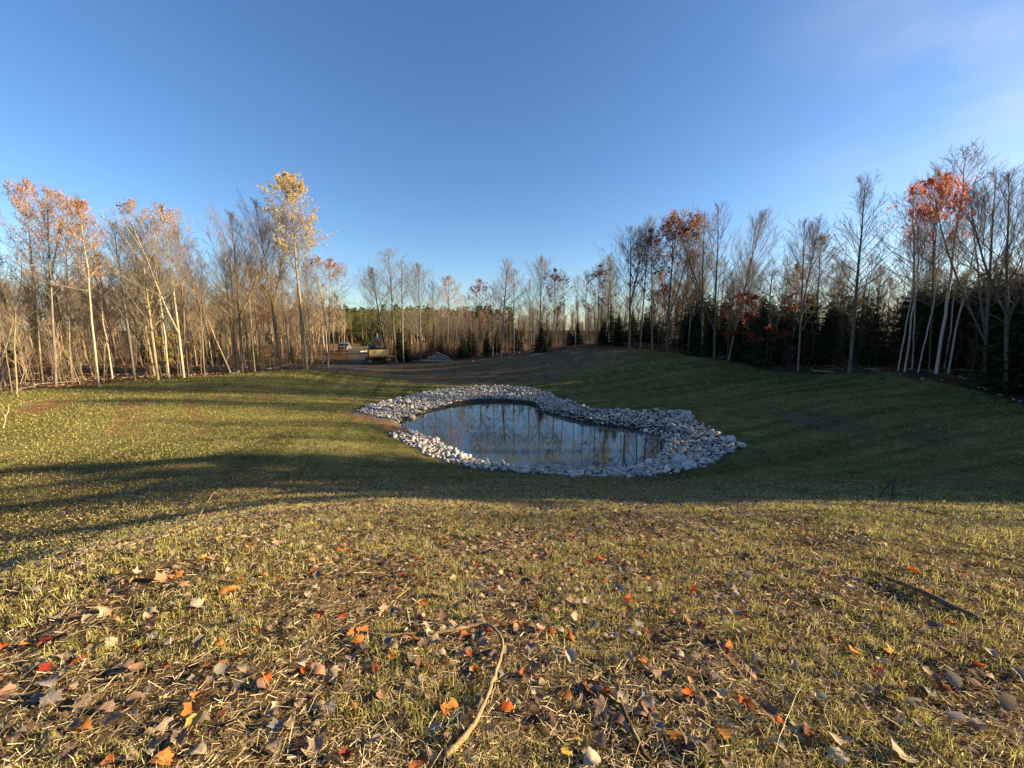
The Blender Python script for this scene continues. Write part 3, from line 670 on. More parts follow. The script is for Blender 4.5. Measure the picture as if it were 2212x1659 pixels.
ptree('bare', 529, 53, 280, 'bare_tree', 'small thin bare tree left of the oval-crowned one', barkc=GREY, group=GM, var=0, wide=.8)
ptree('fan', 540, 52, 257, 'bare_tree', 'oval-crowned bare tree straight beyond the pond', barkc=GREY, group=GM, var=0, wide=.95)
ptree('rust', 555, 51, 268, 'rust_leafed_tree', 'bare-topped tree with one dark reddish clump of leaves', 556, barkc=DARK, leafc=(.12, .03, .02), group=GM, var=1)
ptree('slim', 563, 52, 272, 'bare_tree', 'thin bare tree right of the dark reddish clump', barkc=GREY, group=GM, wide=1.3)
ptree('slim', 575, 50, 276, 'bare_tree', 'thin bare tree at the left foot of the dirt mound', barkc=GREY, group=GM, wide=1.3)
ptree('slim', 585, 49, 270, 'bare_tree', 'thin bare tree left of the sparse rusty tree on the mound', barkc=GREY, group=GM, wide=1.3)
ptree('rust', 597, 47.5, 264, 'rust_leafed_tree', 'sparse rusty-leaved tree on the dirt mound', barkc=DARK, leafc=(.2, .07, .04), group=GM, var=1, wide=1.15)
ptree('slim', 608, 48, 255, 'bare_tree', 'thin bare tree right of the sparse rusty tree on the mound', barkc=GREY, group=GM, wide=1.3)
# right wood, front row
ptree('fan', 629, 45, 226, 'bare_tree', 'large bare tree with a wide fan crown on top of the mound', 631, barkc=DARK, group=GR, var=1, wide=1.05)
ptree('bare', 640, 45.5, 217, 'bare_tree', 'tall bare tree between the fan crown and the big rusty crown', 650, barkc=GREY, group=GR, var=0, wide=.8)
ptree('rust', 667, 43.5, 217, 'rust_leafed_tree', 'big tree with a broad rusty red crown, widest leafy crown of the right wood', 671, barkc=DARK, leafc=RUST, group=GR, var=0, rz=.9, wide=1.08)
ptree('rust', 652, 44.5, 228, 'rust_leafed_tree', 'dark leafy tree merging into the left of the big rusty crown', 650, barkc=DARK, leafc=(.16, .06, .03), group=GR, var=1)
ptree('fan', 688, 43.5, 250, 'bare_tree', 'lower bare tree right under the big rusty crown', barkc=GREY, group=GR, var=1, wide=.8)
ptree('rust', 662, 47, 284, 'rust_leafed_tree', 'low rusty-leaved tree under the big rusty crown', barkc=DARK, leafc=RUST, group=GR, var=1, wide=1.4)
ptree('fan', 702, 42.5, 214, 'bare_tree', 'tall bare tree just right of the big rusty crown', 704, barkc=DARK, group=GR, var=1, wide=.85)
ptree('bare', 714, 42, 204, 'bare_tree', 'tallest bare tree between the rusty crown and the leaning tree', 719, barkc=DARK, group=GR, var=1, wide=1.0)
ptree('fan', 728, 41, 211, 'leaning_tree', 'bare tree with a crooked pale trunk leaning right', 762, barkc=GREY, group=GR, var=0, wide=.75)
ptree('slim', 744, 42, 262, 'bare_tree', 'thin bare tree beside the crooked leaning tree', barkc=GREY, group=GR)
ptree('fan', 798, 37, 219, 'bare_tree', 'bare tree with a dense oval crown before dark evergreens', 805, barkc=GREY, group=GR, var=1, wide=.85)
ptree('leafy', 815, 40, 236, 'leafy_tree', 'bare tree with a few brown leaves left on its rounded top', 822, barkc=GREY, leafc=(.2, .11, .06), group=GR, var=0, wide=1.2)
ptree('spread', 849.4, 35, 182, 'bare_tree', 'large dark bare tree with a pointed spreading crown, tallest left of the birches', 866, barkc=(.13, .12, .11), group=GR, wide=.95)
for px, tpx, tpy, Y, lb in ((898, 925, 226, 33.5, 'leftmost white birch of the leaning clump'), (904.5, 931, 212, 33, 'second white birch from the left in the leaning clump'),
        (912, 919, 232, 33.5, 'upright white birch in the middle of the leaning clump'), (918, 947, 240, 32.5, 'thin white birch leaning right in the middle of the clump'),
        (948, 982, 196, 32, 'slim white birch leaning right, rightmost of the clump'), (944, 968, 224, 33.5, 'thin birch close behind the rightmost of the clump')):
    ptree('birch', px, Y, tpy, 'birch_tree', lb, tpx, barkc=(.40, .375, .34), group='white birches leaning out of the right wood')
ptree('birch', 936, 32, 145, 'birch_tree', 'tallest tree of the right wood, a thick white birch leaning right', 975, barkc=(.40, .375, .34), group='white birches leaning out of the right wood', var=1, wide=1.25)
ptree('redmaple', 929, 33, 172, 'maple_tree', 'maple with a bright orange red crown among the white birches', 938, barkc=DARK, leafc=RED, group=GR, rz=2.0, wide=.66)
ptree('slim', 930, 35, 165, 'bare_tree', 'tall dark bare stem rising above the orange red maple crown', 937, barkc=DARK, group=GR)
ptree('bare', 915, 37, 186, 'bare_tree', 'dark bare tree left of the orange red maple crown', 912, barkc=DARK, group=GR, var=0)
ptree('fan', 1006, 28, 172, 'bare_tree', 'large dark forked bare tree nearest the right edge', 1008, barkc=DARK, group=GR, var=1, wide=.9)
ptree('bare', 985, 31, 170, 'bare_tree', 'bare tree with a wide crown between the birches and the dark forked tree', 992, barkc=GREY, group=GR, var=2)
ptree('slim', 1024, 28.5, 190, 'bare_tree', 'bare tree cut off by the right edge', 1030, barkc=GREY, group=GR, var=2)
for i in range(96):
    px = rl.uniform(600, 1060); off = 1.5+28*rl.random()**1.2; Y0 = float(np.interp(px, [600, 660, 787, 900, 1024], [46, 45, 38, 34, 27])); Y = Y0+off; x = (px-512)/FPX*Y
    kind = rl.choice(['slim', 'bare', 'slim', 'fan', 'birch', 'bare', 'leafy']); H = rl.uniform(7.5, 11.5)
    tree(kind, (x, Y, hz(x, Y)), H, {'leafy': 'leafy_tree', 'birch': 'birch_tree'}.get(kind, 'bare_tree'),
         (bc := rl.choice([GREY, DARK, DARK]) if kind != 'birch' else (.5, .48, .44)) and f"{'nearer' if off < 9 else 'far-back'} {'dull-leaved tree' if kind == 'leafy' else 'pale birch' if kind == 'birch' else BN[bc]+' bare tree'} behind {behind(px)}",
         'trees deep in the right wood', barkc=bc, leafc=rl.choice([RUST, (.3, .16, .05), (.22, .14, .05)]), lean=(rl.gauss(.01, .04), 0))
for i in range(44):
    px = rl.uniform(384, 612); Y = float(np.interp(px, [384, 480, 600], [66, 60, 50]))+30*rl.random(); x = (px-512)/FPX*Y
    kind = rl.choice(['slim', 'bare', 'slim', 'birch', 'fan']); 
    tree(kind, (x, Y, hz(x, Y)), rl.uniform(6.5, 10), 'birch_tree' if kind == 'birch' else 'bare_tree', f"{'slender' if kind == 'slim' else 'spreading' if kind == 'fan' else 'white' if kind == 'birch' else 'plain'} {'birch' if kind == 'birch' else 'bare tree'} in the low wood behind {behind(px)}", 'trees in the low wood beyond the pond',
         barkc=rl.choice([GREY, DARK, DARK]) if kind != 'birch' else (.4, .38, .34), lean=(rl.gauss(0, .06), 0))
# evergreens
SPR = (.040, .062, .026); HEM = (.075, .088, .032)
for px, Y, tp_, w_, lb in ((541, 51.5, 322, 1.2, 'low dark spruce below the oval-crowned bare tree'), (618, 47, 312, 1.2, 'dark spruce at the back of the dirt mound'), (603, 48, 318, 1.3, 'squat dark spruce left on the mound'),
        (698, 43, 312, 1.2, 'dark spruce right below the big rusty crown'), (712, 43.5, 306, 1.2, 'dark spruce left of the crooked leaning tree'), (759, 39.5, 294, .85, 'tall narrow dark spruce right of the crooked leaning tree'),
        (738, 41.5, 318, 1.2, 'low dark spruce behind the crooked leaning trunk'), (778, 40, 316, 1.2, 'low dark spruce below the orange undergrowth'), (828, 39, 305, 1.2, 'dark evergreen between the oval crown and the pointed crown'),
        (440, 60, 338, 1.3, 'small spruce left of the log pile'), (463, 58.5, 334, 1.2, 'dark young spruce right of the log pile'), (470, 60, 325, 1, 'taller dark young spruce right of the log pile'),
        (487, 57, 330, 1.3, 'dark bushy spruce below the rusty brown round top'), (405, 59, 332, 1.2, 'small spruce right behind the excavator'), (400, 62, 326, 1, 'spruce half hidden by the excavator boom')):
    ptree('spruce', px, Y, tp_, 'spruce_tree', lb, barkc=DARK, leafc=SPR, group='dark spruces along the wood edge', wide=w_)
for i in range(62):
    px = rl.uniform(596, 1075); Y = float(np.interp(px, [600, 660, 787, 900, 1024, 1075], [49, 47, 40, 36, 30, 27]))+rl.uniform(0, 15); x = (px-512)/FPX*Y
    H = rl.uniform(3.5, 6.0) if px < 690 else rl.uniform(5, 8.0)
    if px > 950: H = rl.uniform(6.5, 10)
    tree('spruce', (x, Y, hz(x, Y)), H, 'spruce_tree', f"{'low' if H < 5.5 else 'tall'} dark evergreen in the shade behind {behind(px)}", 'evergreens in the right wood', barkc=DARK, leafc=HEM if px > 950 and rl.random() < .5 else SPR, wide=rl.uniform(1.1, 1.6))
for i in range(30):
    px = rl.uniform(-40, 300) if i < 16 else rl.uniform(400, 600); Y = (yline(px)+rl.uniform(10, 34)) if i < 16 else rl.uniform(58, 80); x = (px-512)/FPX*Y
    tree('spruce', (x, Y, hz(x, Y)), rl.uniform(2.5, 4.8), 'spruce_tree', f"small evergreen half hidden among bare trunks behind {behind(px)}", 'small evergreens among bare trunks', barkc=DARK, leafc=(.03, .045, .02), wide=1.4)
for px, Y, t_, lb, lc in ((765, 39, 270, 'young maple with red leaves beside the crooked leaning tree', (.26, .085, .05)), (790, 42, 285, 'young tree with orange leaves left of the oval crown', (.34, .17, .08)),
        (617, 47.5, 318, 'low bush with dull reddish leaves on the mound', (.2, .05, .03)), (658, 46, 314, 'bush with red leaves under the big rusty crown', (.24, .07, .045)), (790, 38, 345, 'low shrub with crimson leaves at the foot of the oval-crowned tree', (.20, .05, .04)),
        (858, 40, 275, 'olive and orange leafed tree behind the pointed crown', (.28, .17, .05)), (880, 36.5, 328, 'low beech with brown leaves left of the birches', (.16, .10, .06)), (834, 42, 283, 'orange-brown leafed tree between the two great bare crowns', (.28, .15, .05)),
        (258, 39.5, 338, 'sapling with a few yellow leaves beside the thick forked trunk', YEL), (181, 37, 320, 'sapling with yellow leaves before the leaning trunks', YEL), (727, 42, 280, 'young maple with dark red leaves left of the leaning tree', (.24, .08, .05)),
        (520, 57, 322, 'low reddish bush behind the twisted-top tree', (.25, .11, .06)), (985, 34, 262, 'gold and olive leafed tree behind the birches', (.26, .19, .06)), (1000, 33, 280, 'olive leafed tree by the dark forked tree', (.20, .15, .05))):
    ptree('leafsap', px, Y, t_, 'young_tree' if t_ < 330 else 'shrub', lb, barkc=DARK, leafc=lc, group='coloured young trees at the wood edge', wide=1.5, cat='tree' if t_ < 330 else 'shrub')
# far pines beyond the clearing
for i in range(96):
    px = rl.uniform(322, 440) if i < 80 else rl.uniform(215, 330); Y = rl.uniform(122, 175); x = (px-512)/FPX*Y
    tree('pine', (x, Y, hz(x, Y)), rl.uniform(9.5, 12.5)*Y/150, 'pine_tree', 'tall green pine in the far stand '+('seen between the aspen and the pickup' if px < 340 else 'above the pickup' if px < 356 else 'left of the excavator boom' if px < 374 else 'right behind the excavator boom' if px < 392 else 'far behind the brush pile' if px < 425 else 'far behind the log pile'), 'far pines beyond the clearing', barkc=(.30, .19, .13), leafc=(.12, .125, .04), wide=1.45)
for px, Y, t_, lb in ((366, 110, 333, 'round bushy green pine left of the excavator boom'), (372, 112, 335, 'smaller bushy green pine beside the excavator boom')):
    ptree('spruce', px, Y, t_, 'young_pine', lb, barkc=DARK, leafc=(.10, .125, .04), group='young pines in the clearing', wide=1.9, var=2)
# the wood goes on beyond the right edge of the picture, and shades the slope
for i in range(40):
    Y = rl.uniform(-6, 28); x = rl.uniform(38, 52)
    if 9.5 < Y < 15.5: H = rl.uniform(11.5, 14.5)
    elif Y >= 15.5: H = rl.uniform(7, 8.5)
    else: H = rl.uniform(4, 5)
    tree('spruce', (x, Y, hz(x, Y)), H, 'spruce_tree', 'evergreen of the right wood beyond the edge of the picture', 'evergreens outside the view', barkc=DARK, leafc=SPR, wide=1.5 if H < 9 else 1.15)
for Y in np.arange(9.3, 15.6, 1.25):
    tree('spruce', (39+rl.uniform(-1, 1), Y, hz(39, Y)), rl.uniform(10, 14.5), 'spruce_tree', 'evergreen of the right wood beyond the edge of the picture', 'evergreens outside the view', barkc=DARK, leafc=SPR, wide=1.25)
for Y in np.arange(16.2, 29, 1.2):
    tree('spruce', (38.5+rl.uniform(-1, 1), Y, hz(38.5, Y)), rl.uniform(7, 9), 'spruce_tree', 'evergreen of the right wood beyond the edge of the picture', 'evergreens outside the view', barkc=DARK, leafc=SPR, wide=1.5)
for i in range(40):
    Y = 25.5+i*.42+rl.uniform(-.3, .3); x = rl.uniform(41, 45) if i % 2 else rl.uniform(44, 52)
    tree('spruce', (x, Y, hz(x, Y)), rl.uniform(7, 9.5), 'spruce_tree', f"{random.choice(['broad', 'narrow', 'ragged', 'dense'])} dark evergreen massed behind {behind(512+FPX*x/Y)}, {'back row' if x > 46 else 'front row'}", 'evergreens in the right wood', barkc=DARK, leafc=HEM if rl.random() < .4 else SPR, wide=1.5)
for i in range(9):
    Y = rl.uniform(6, 28); x = rl.uniform(38, 50)
    tree('bare', (x, Y, hz(x, Y)), rl.uniform(12, 15), 'bare_tree', 'bare tree of the right wood beyond the edge of the picture', 'bare trees outside the view', barkc=DARK)

# undergrowth: thin stems and brush filling the woods, nobody could count it
def sap_proto(seed, leaf=False):
    r = np.random.default_rng(seed); A = Acc(); H = 1.0
    k = 5; t = np.linspace(0, 1, k); sp = np.stack([np.cumsum(r.normal(0, .03, k)), np.cumsum(r.normal(0, .03, k)), t*H], 1); sp -= sp[0]
    V, F = tubes(sp[None], np.linspace(.006, .002, k)[None], 3); A.add(V, F)
    n = 26; f = r.uniform(.2, 1, n); a = r.uniform(0, 6.28, n); L = r.uniform(.08, .3, n)
    p0 = np.stack([np.interp(f, t, sp[:, 0]), np.interp(f, t, sp[:, 1]), f*H], 1); e = r.uniform(.3, 1.1, n)
    d = np.stack([np.cos(a)*np.sin(e), np.sin(a)*np.sin(e), np.cos(e)], 1)
    pts_ = np.stack([p0, p0+d*L[:, None]+np.array([0, 0, .02])], 1)
    V, F = tubes(pts_, np.tile([.0022, .001], (n, 1)), 3); A.add(V, F)
    return np.concatenate(A.V), np.concatenate(A.F[(4, 0)])
def join_copies(protos, P, S, C, rz, lean=None):
    A = Acc()
    for t_ in range(len(protos)):
        sel = np.arange(len(P)) % len(protos) == t_
        if not sel.any(): continue
        V, F = protos[t_]; p = P[sel]; s = S[sel]; c = C[sel]; a = rz[sel]; m = len(p)
        ca, sa = np.cos(a)[:, None], np.sin(a)[:, None]
        X = (V[None, :, 0]*ca-V[None, :, 1]*sa)*s[:, None, 0]; Y = (V[None, :, 0]*sa+V[None, :, 1]*ca)*s[:, None, 0]; Z = V[None, :, 2]*s[:, None, 1]
        if lean is not None: X = X+Z*lean[sel][:, None]
        W = np.stack([X, Y, Z], -1)+p[:, None]
        FF = F[None]+(np.arange(m)*len(V))[:, None, None]
        A.add(W.reshape(-1, 3), FF.reshape(-1, F.shape[1]), 0, np.repeat(c, len(V), 0))
    return A
def wood_points(n, r):
    out = []
    while len(out) < n:
        u = r.random()
        if u < .42: px = r.uniform(-80, 325); Y = yline(px)+.8+40*r.random()**1.3
        elif u < .68: px = r.uniform(380, 610); Y = float(np.interp(px, [380, 480, 600], [60, 57, 49]))+30*r.random()**1.3
        else: px = r.uniform(600, 1080); Y = float(np.interp(px, [600, 660, 787, 900, 1024], [47, 45.5, 38, 34, 27.5]))+22*r.random()**1.3
        out.append(((px-512)/FPX*Y, Y, u))
    return np.array(out)
wp = wood_points(2200, rl); P = np.stack([wp[:, 0], wp[:, 1], height(wp[:, 0], wp[:, 1])-.05], 1)
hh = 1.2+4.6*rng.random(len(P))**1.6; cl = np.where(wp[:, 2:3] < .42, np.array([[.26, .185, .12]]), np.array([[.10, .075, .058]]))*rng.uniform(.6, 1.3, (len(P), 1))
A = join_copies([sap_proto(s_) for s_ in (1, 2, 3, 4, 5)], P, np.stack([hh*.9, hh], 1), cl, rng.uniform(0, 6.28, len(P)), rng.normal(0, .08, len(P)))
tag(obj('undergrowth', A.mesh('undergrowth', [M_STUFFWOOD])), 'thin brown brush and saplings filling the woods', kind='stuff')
# dead leaves on the forest floor, joined
# far-off wood that reads as one mass
def far_proto(seed):
    r = np.random.default_rng(seed); A = Acc(); k = 4; t = np.linspace(0, 1, k); sp = np.stack([t*r.normal(0, .04), t*0, t], 1)
    V, F = tubes(sp[None], (.011*(1-t*.8))[None], 3); A.add(V, F)
    n = 70; f = r.uniform(.3, 1, n); a = r.uniform(0, 6.28, n); L = r.uniform(.08, .24, n)*(1.25-f*.6); e = np.radians(r.uniform(15, 50, n))
    p0 = np.stack([f*0, f*0, f*.93], 1); d = np.stack([np.cos(a)*np.sin(e), np.sin(a)*np.sin(e), np.cos(e)], 1)
    q = np.stack([p0, p0+d*L[:, None]+np.array([0, 0, .03])], 1); V, F = tubes(q, np.tile([.003, .0012], (n, 1)), 3); A.add(V, F)
    return np.concatenate(A.V), np.concatenate(A.F[(4, 0)])
fp = []
for i in range(980):
    a = rl.uniform(-62, 62); r_ = rl.uniform(72, 190)
    if -23.5 < a < -13 and r_ < 185: continue
    if a > 20: r_ = rl.uniform(66, 120)
    fp.append((r_*math.sin(R(a)), r_*math.cos(R(a)), a))
fp = np.array(fp); P = np.stack([fp[:, 0], fp[:, 1], height(fp[:, 0], fp[:, 1])], 1); hh = rng.uniform(8, 13, len(P))*np.where(fp[:, 2] < -14, 1, .72)
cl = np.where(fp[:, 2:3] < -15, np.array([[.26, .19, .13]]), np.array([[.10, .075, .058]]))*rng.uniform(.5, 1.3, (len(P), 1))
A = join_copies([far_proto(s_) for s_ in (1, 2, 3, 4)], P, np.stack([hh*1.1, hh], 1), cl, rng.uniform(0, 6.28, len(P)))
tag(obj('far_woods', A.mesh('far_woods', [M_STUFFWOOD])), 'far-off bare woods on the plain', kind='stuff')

# the pine stand behind the first far pines, one mass
V = []
def pine_far(seed):
    r = np.random.default_rng(seed); m = 60; f = r.uniform(.12, 1, m); a = r.uniform(0, 6.28, m); L = .17*(1.15-f)*r.uniform(.2, 1, m); c = np.stack([np.cos(a)*L, np.sin(a)*L, f], 1)
    u_ = unit(r.normal(0, 1, (m, 3))); v_ = unit(np.cross(u_, r.normal(0, 1, (m, 3)))); s = r.uniform(.035, .07, (m, 1)); Q = np.stack([c-u_*s, c+v_*s*.6, c+u_*s, c-v_*s*.6], 1).reshape(-1, 3)
    return Q, np.arange(len(Q)).reshape(-1, 4)
n_ = 420; az_ = rng.uniform(-38, 0, n_); rr_ = rng.uniform(178, 260, n_); X = rr_*np.sin(np.radians(az_)); Y = rr_*np.cos(np.radians(az_)); P = np.stack([X, Y, height(X, Y)], 1); hh = rng.uniform(12, 16, n_)
A = join_copies([pine_far(s_) for s_ in range(5)], P, np.stack([hh*1.4, hh], 1), np.array([[.085, .10, .04]])*rng.uniform(.7, 1.3, (n_, 1)), rng.uniform(0, 6.28, n_))
tag(obj('far_pine_woods', A.mesh('far_pine_woods', [M_STUFFWOOD])), 'green mass of pine woods beyond the clearing', kind='stuff')

# ------------------------------------------------------------------ pond stones
import bmesh
def rock_np(seed, sub=2, flat=.55, rough=.16):
    r = np.random.default_rng(seed); bm = bmesh.new(); bmesh.ops.create_icosphere(bm, subdivisions=sub, radius=1.0)
    V = np.array([v.co[:] for v in bm.verts]); F = np.array([[v.index for v in f.verts] for f in bm.faces]); bm.free()
    # cut by random planes, which gives worn facets
    for _ in range(13):
        d = unit(r.normal(0, 1, 3)); h = r.uniform(.58, .92); s = V@d; over = np.maximum(s-h, 0); V = V-d*over[:, None]*.85
    q = V*1.7+seed*3.1
    V = V*(1+(fbm(q[:, 0]+q[:, 2]*.7, q[:, 1]-q[:, 2]*.6, seed, 3)-.5)*rough*2)[:, None]
    return V*np.array([1.0, r.uniform(.62, .85), flat*r.uniform(.8, 1.15)]), F
HI = [rock_np(s_, 3) for s_ in range(100, 112)]; LO = [rock_np(s_, 1) for s_ in range(120, 132)]
HI_ME = [mesh_np('stone', V, [F], [M_STONE], smooth=False) for V, F in HI]
def stone_col(n, r=rng):
    base = np.array([[.50, .455, .395], [.40, .365, .325], [.58, .525, .455], [.47, .385, .315], [.33, .31, .29], [.54, .465, .38]])
    return base[r.integers(0, 6, n)]*r.uniform(.80, 1.42, (n, 1))
rs = np.random.default_rng(5); st = []; grid = {}
bx0, by0 = OUTER.min(0)-.3; bx1, by1 = OUTER.max(0)+.3
cand = np.stack([rs.uniform(bx0, bx1, 90000), rs.uniform(by0, by1, 90000)], 1)
do = poly_sd(OUTER, cand[:, 0], cand[:, 1]); dw = poly_sd(WATER, cand[:, 0], cand[:, 1]); dg = poly_sd(GAP, cand[:, 0], cand[:, 1])
farside = cand[:, 1] > 22.5
wet = np.where((cand[:, 1] > 27.5) & (cand[:, 0] < 2), .55, np.where(cand[:, 1] > 22.5, .22, .0))
ok = (do < .02+.30*rs.random(len(cand))**6) & (dw > wet) & (dg > .15); cand = cand[ok]
for x, y in cand:
    s = min(.30, rs.lognormal(math.log(.118), .36)); 
    if rs.random() < .012: s = rs.uniform(.26, .36)
    gx, gy = int(x/.35), int(y/.35); good = True
    for i in (-1, 0, 1):
        for j in (-1, 0, 1):
            for (a, b_, s2) in grid.get((gx+i, gy+j), ()):
                if (a-x)**2+(b_-y)**2 < ((s+s2)*.60)**2: good = False; break
            if not good: break
        if not good: break
    if good:
        grid.setdefault((gx, gy), []).append((x, y, s)); st.append((x, y, s))
    if len(st) > 6000: break
st = np.array(st); sz = height(st[:, 0], st[:, 1], False)+st[:, 2]*rs.uniform(.15, .75, len(st))
fill = sstep(0, .8, poly_sd(WATER, st[:, 0], st[:, 1])); 
dep = st[:, 1]; show = st[:, 2]/dep
order = np.argsort(-show); near_ = order[:300]; rest = order[300:]
LBL = ['pale grey rounded stone among the pond-edge riprap', 'cream coloured flat stone among the pond-edge riprap', 'darker grey stone among the pond-edge riprap']
for k, i in enumerate(near_):
    c = stone_col(1, rs)[0]; lum = c.mean(); side = 'near bank' if st[i, 1] < 20 else ('right bank' if st[i, 0] > 3 else 'far bank')
    w0 = np.degrees(np.arctan2(st[i, 0]-WATER[:, 0].mean(), st[i, 1]-WATER[:, 1].mean())) % 360
    sec = ['at the far end', 'at the far right curve', 'on the inner right bank', 'at the right tip', 'at the lower right', 'right of the near bank', 'mid near bank', 'left of the near bank', 'at the near left end', 'by the earth inlet', 'at the left tip', 'on the far left curve'][int(w0//30)]
    lb = f"{'big' if st[i, 2] > .24 else 'middling' if st[i, 2] > .19 else 'smaller'} {'dark grey' if lum < .34 else 'cream' if c[0]-c[2] > .12 else 'warm grey' if c[0]-c[2] > .09 else 'pale grey'} stone {'at the waterline' if poly_sd(WATER, st[i:i+1, 0], st[i:i+1, 1])[0] < .5 else 'higher up'} {sec} of the ring"
    o = obj('stone', HI_ME[k % len(HI_ME)]); o.location = (st[i, 0], st[i, 1], sz[i]); o.scale = (st[i, 2],)*3
    o.rotation_euler = (rs.normal(0, .25), rs.normal(0, .25), rs.uniform(0, 6.28)); o.color = (*c, 1)
    tag(o, lb, 'stone', 'pale stones ringing the pond')
def join_rocks(name, label, P, S, C, protos=LO, tilt=.25, mat=M_STONES):
    A = Acc(); n = len(P)
    for t_, (V, F) in enumerate(protos):
        sel = np.where(np.arange(n) % len(protos) == t_)[0]
        if not len(sel): continue
        a = rs.uniform(0, 6.28, len(sel)); b_ = rs.normal(0, tilt, len(sel)); ca, sa, cb, sb = np.cos(a), np.sin(a), np.cos(b_), np.sin(b_)
        v = V[None]*S[sel][:, None, None] if S.ndim == 1 else V[None]*S[sel][:, None, :]
        x, y, z = v[..., 0], v[..., 1], v[..., 2]; x, z = x*cb[:, None]+z*sb[:, None], -x*sb[:, None]+z*cb[:, None]
        x, y = x*ca[:, None]-y*sa[:, None], x*sa[:, None]+y*ca[:, None]
        W = np.stack([x, y, z], -1)+P[sel][:, None]; FF = F[None]+(np.arange(len(sel))*len(V))[:, None, None]
        A.add(W.reshape(-1, 3), FF.reshape(-1, 3), 0, np.repeat(C[sel], len(V), 0))
    o = obj(name, A.mesh(name, [mat])); tag(o, label, kind='stuff'); return o
join_rocks('stones', 'smaller stones filling the ring round the pond', np.stack([st[rest, 0], st[rest, 1], sz[rest]], 1), st[rest, 2]*1.04, stone_col(len(rest), rs))
# chips and gravel between and below the stones, down to the wet margin
n_ = 16000; gv = np.stack([rs.uniform(bx0-.3, bx1+.3, n_*3), rs.uniform(by0-.3, by1+.3, n_*3)], 1)
do = poly_sd(OUTER, gv[:, 0], gv[:, 1]); dw = poly_sd(WATER, gv[:, 0], gv[:, 1]); gv = gv[(do < .25) & (dw > -.25)][:n_]
gp_ = np.stack([gv[:, 0], gv[:, 1], height(gv[:, 0], gv[:, 1], False)+.012], 1)
gcol = np.array([[.24, .215, .19]])*rs.uniform(.5, 1.5, (len(gp_), 1)); gcol[poly_sd(WATER, gp_[:, 0], gp_[:, 1]) < .5] *= .7
TET = (np.array([[1, 0, 0], [-.6, .8, 0], [-.6, -.7, .1], [0, 0, .6]]), np.array([[0, 1, 3], [1, 2, 3], [2, 0, 3]]))
join_rocks('gravel', 'fine gravel showing between the pond stones', gp_, rs.uniform(.02, .06, len(gp_)), gcol, [TET])
# single rocks lying elsewhere
def one_rock(px, py, size, label, c=(.5, .48, .44), group=None, flat=1.0):
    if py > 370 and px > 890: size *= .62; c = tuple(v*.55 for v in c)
    p = ground(px, py); o = obj('rock', HI_ME[rs.integers(0, 12)]); o.location = (p[0], p[1], p[2]+size*.3); o.scale = (size, size, size*flat)
    o.rotation_euler = (rs.normal(0, .2), rs.normal(0, .2), rs.uniform(0, 6.28)); o.color = (*c, 1); tag(o, label, 'rock', group)
K3 = 1/3
for x, y, s_, lb, c in ((1238, 1258, .42, 'largest tawny boulder at the left end of the stone ring', (.48, .37, .27)), (2052, 1244, .36, 'round tan boulder on the top edge of the right stone bank', (.42, .36, .28)),
     (2190, 1325, .42, 'big pale block at the right tip of the stone ring', (.52, .49, .46)), (2065, 1402, .34, 'white flat-faced stone at the lower right corner of the stone ring', (.55, .53, .51)),
     (2042, 1390, .40, 'long pale slab-like stone at the lower right of the stone ring', (.50, .48, .46)), (1420, 1087, .30, 'white rock at the left foot of the dirt mound', (.6, .58, .55)), (1559, 1060, .28, 'white rock by the wood edge on the dirt mound', (.6, .58, .55)),
     (1607, 1063, .18, 'small white rock right of the one on the mound edge', (.55, .53, .5)), (742, 1106, .30, 'round pale rock among the trunks right of the thick grey tree', (.55, .50, .44)), (716, 1117, .22, 'flat pale rock at the foot of the thick grey tree', (.55, .50, .44)),
     (2765, 1138, .30, 'white rock at the edge of the lawn below the birches', (.55, .54, .52)), (2826, 1141, .17, 'small white rock right of the one below the birches', (.5, .49, .47)), (2880, 1133, .22, 'pale rock at the right lawn edge, upper of a pair', (.5, .49, .47)), (2894, 1138, .26, 'pale rock at the right lawn edge, lower of a pair', (.5, .49, .47)),
     (2937, 1163, .18, 'grey rock before the three pale rocks at the right lawn edge', (.45, .44, .42)), (2950, 1164, .20, 'middle pale rock of three in a row at the right lawn edge', (.5, .49, .47)), (2960, 1169, .26, 'whitest rock of three in a row at the right lawn edge', (.56, .55, .53)), (2995, 1185, .18, 'pale rock near the dark forked tree', (.48, .46, .43)),
     (3005, 1187, .16, 'small pale rock next to the dark forked tree', (.48, .46, .43)), (3040, 1200, .2, 'tan rock at the right picture edge under the dark forked tree', (.5, .45, .38)), (3060, 1206, .2, 'pale rock farthest right along the lawn edge', (.5, .47, .42)), (1075, 1345, .0, '', (.5, .5, .5))):
    if s_: one_rock(x*K3, y*K3, s_, lb, c)
for x, y in ((2700, 1120), (2720, 1128), (2850, 1128), (2980, 1178), (3020, 1180), (3035, 1192), (3050, 1215), (3062, 1222), (2915, 1160), (2742, 1133)):
    one_rock(x*K3, y*K3, rs.uniform(.09, .16), 'small dull rock in the strip of leaves along the right lawn edge', (.36, .32, .27), 'small rocks along the right lawn edge')

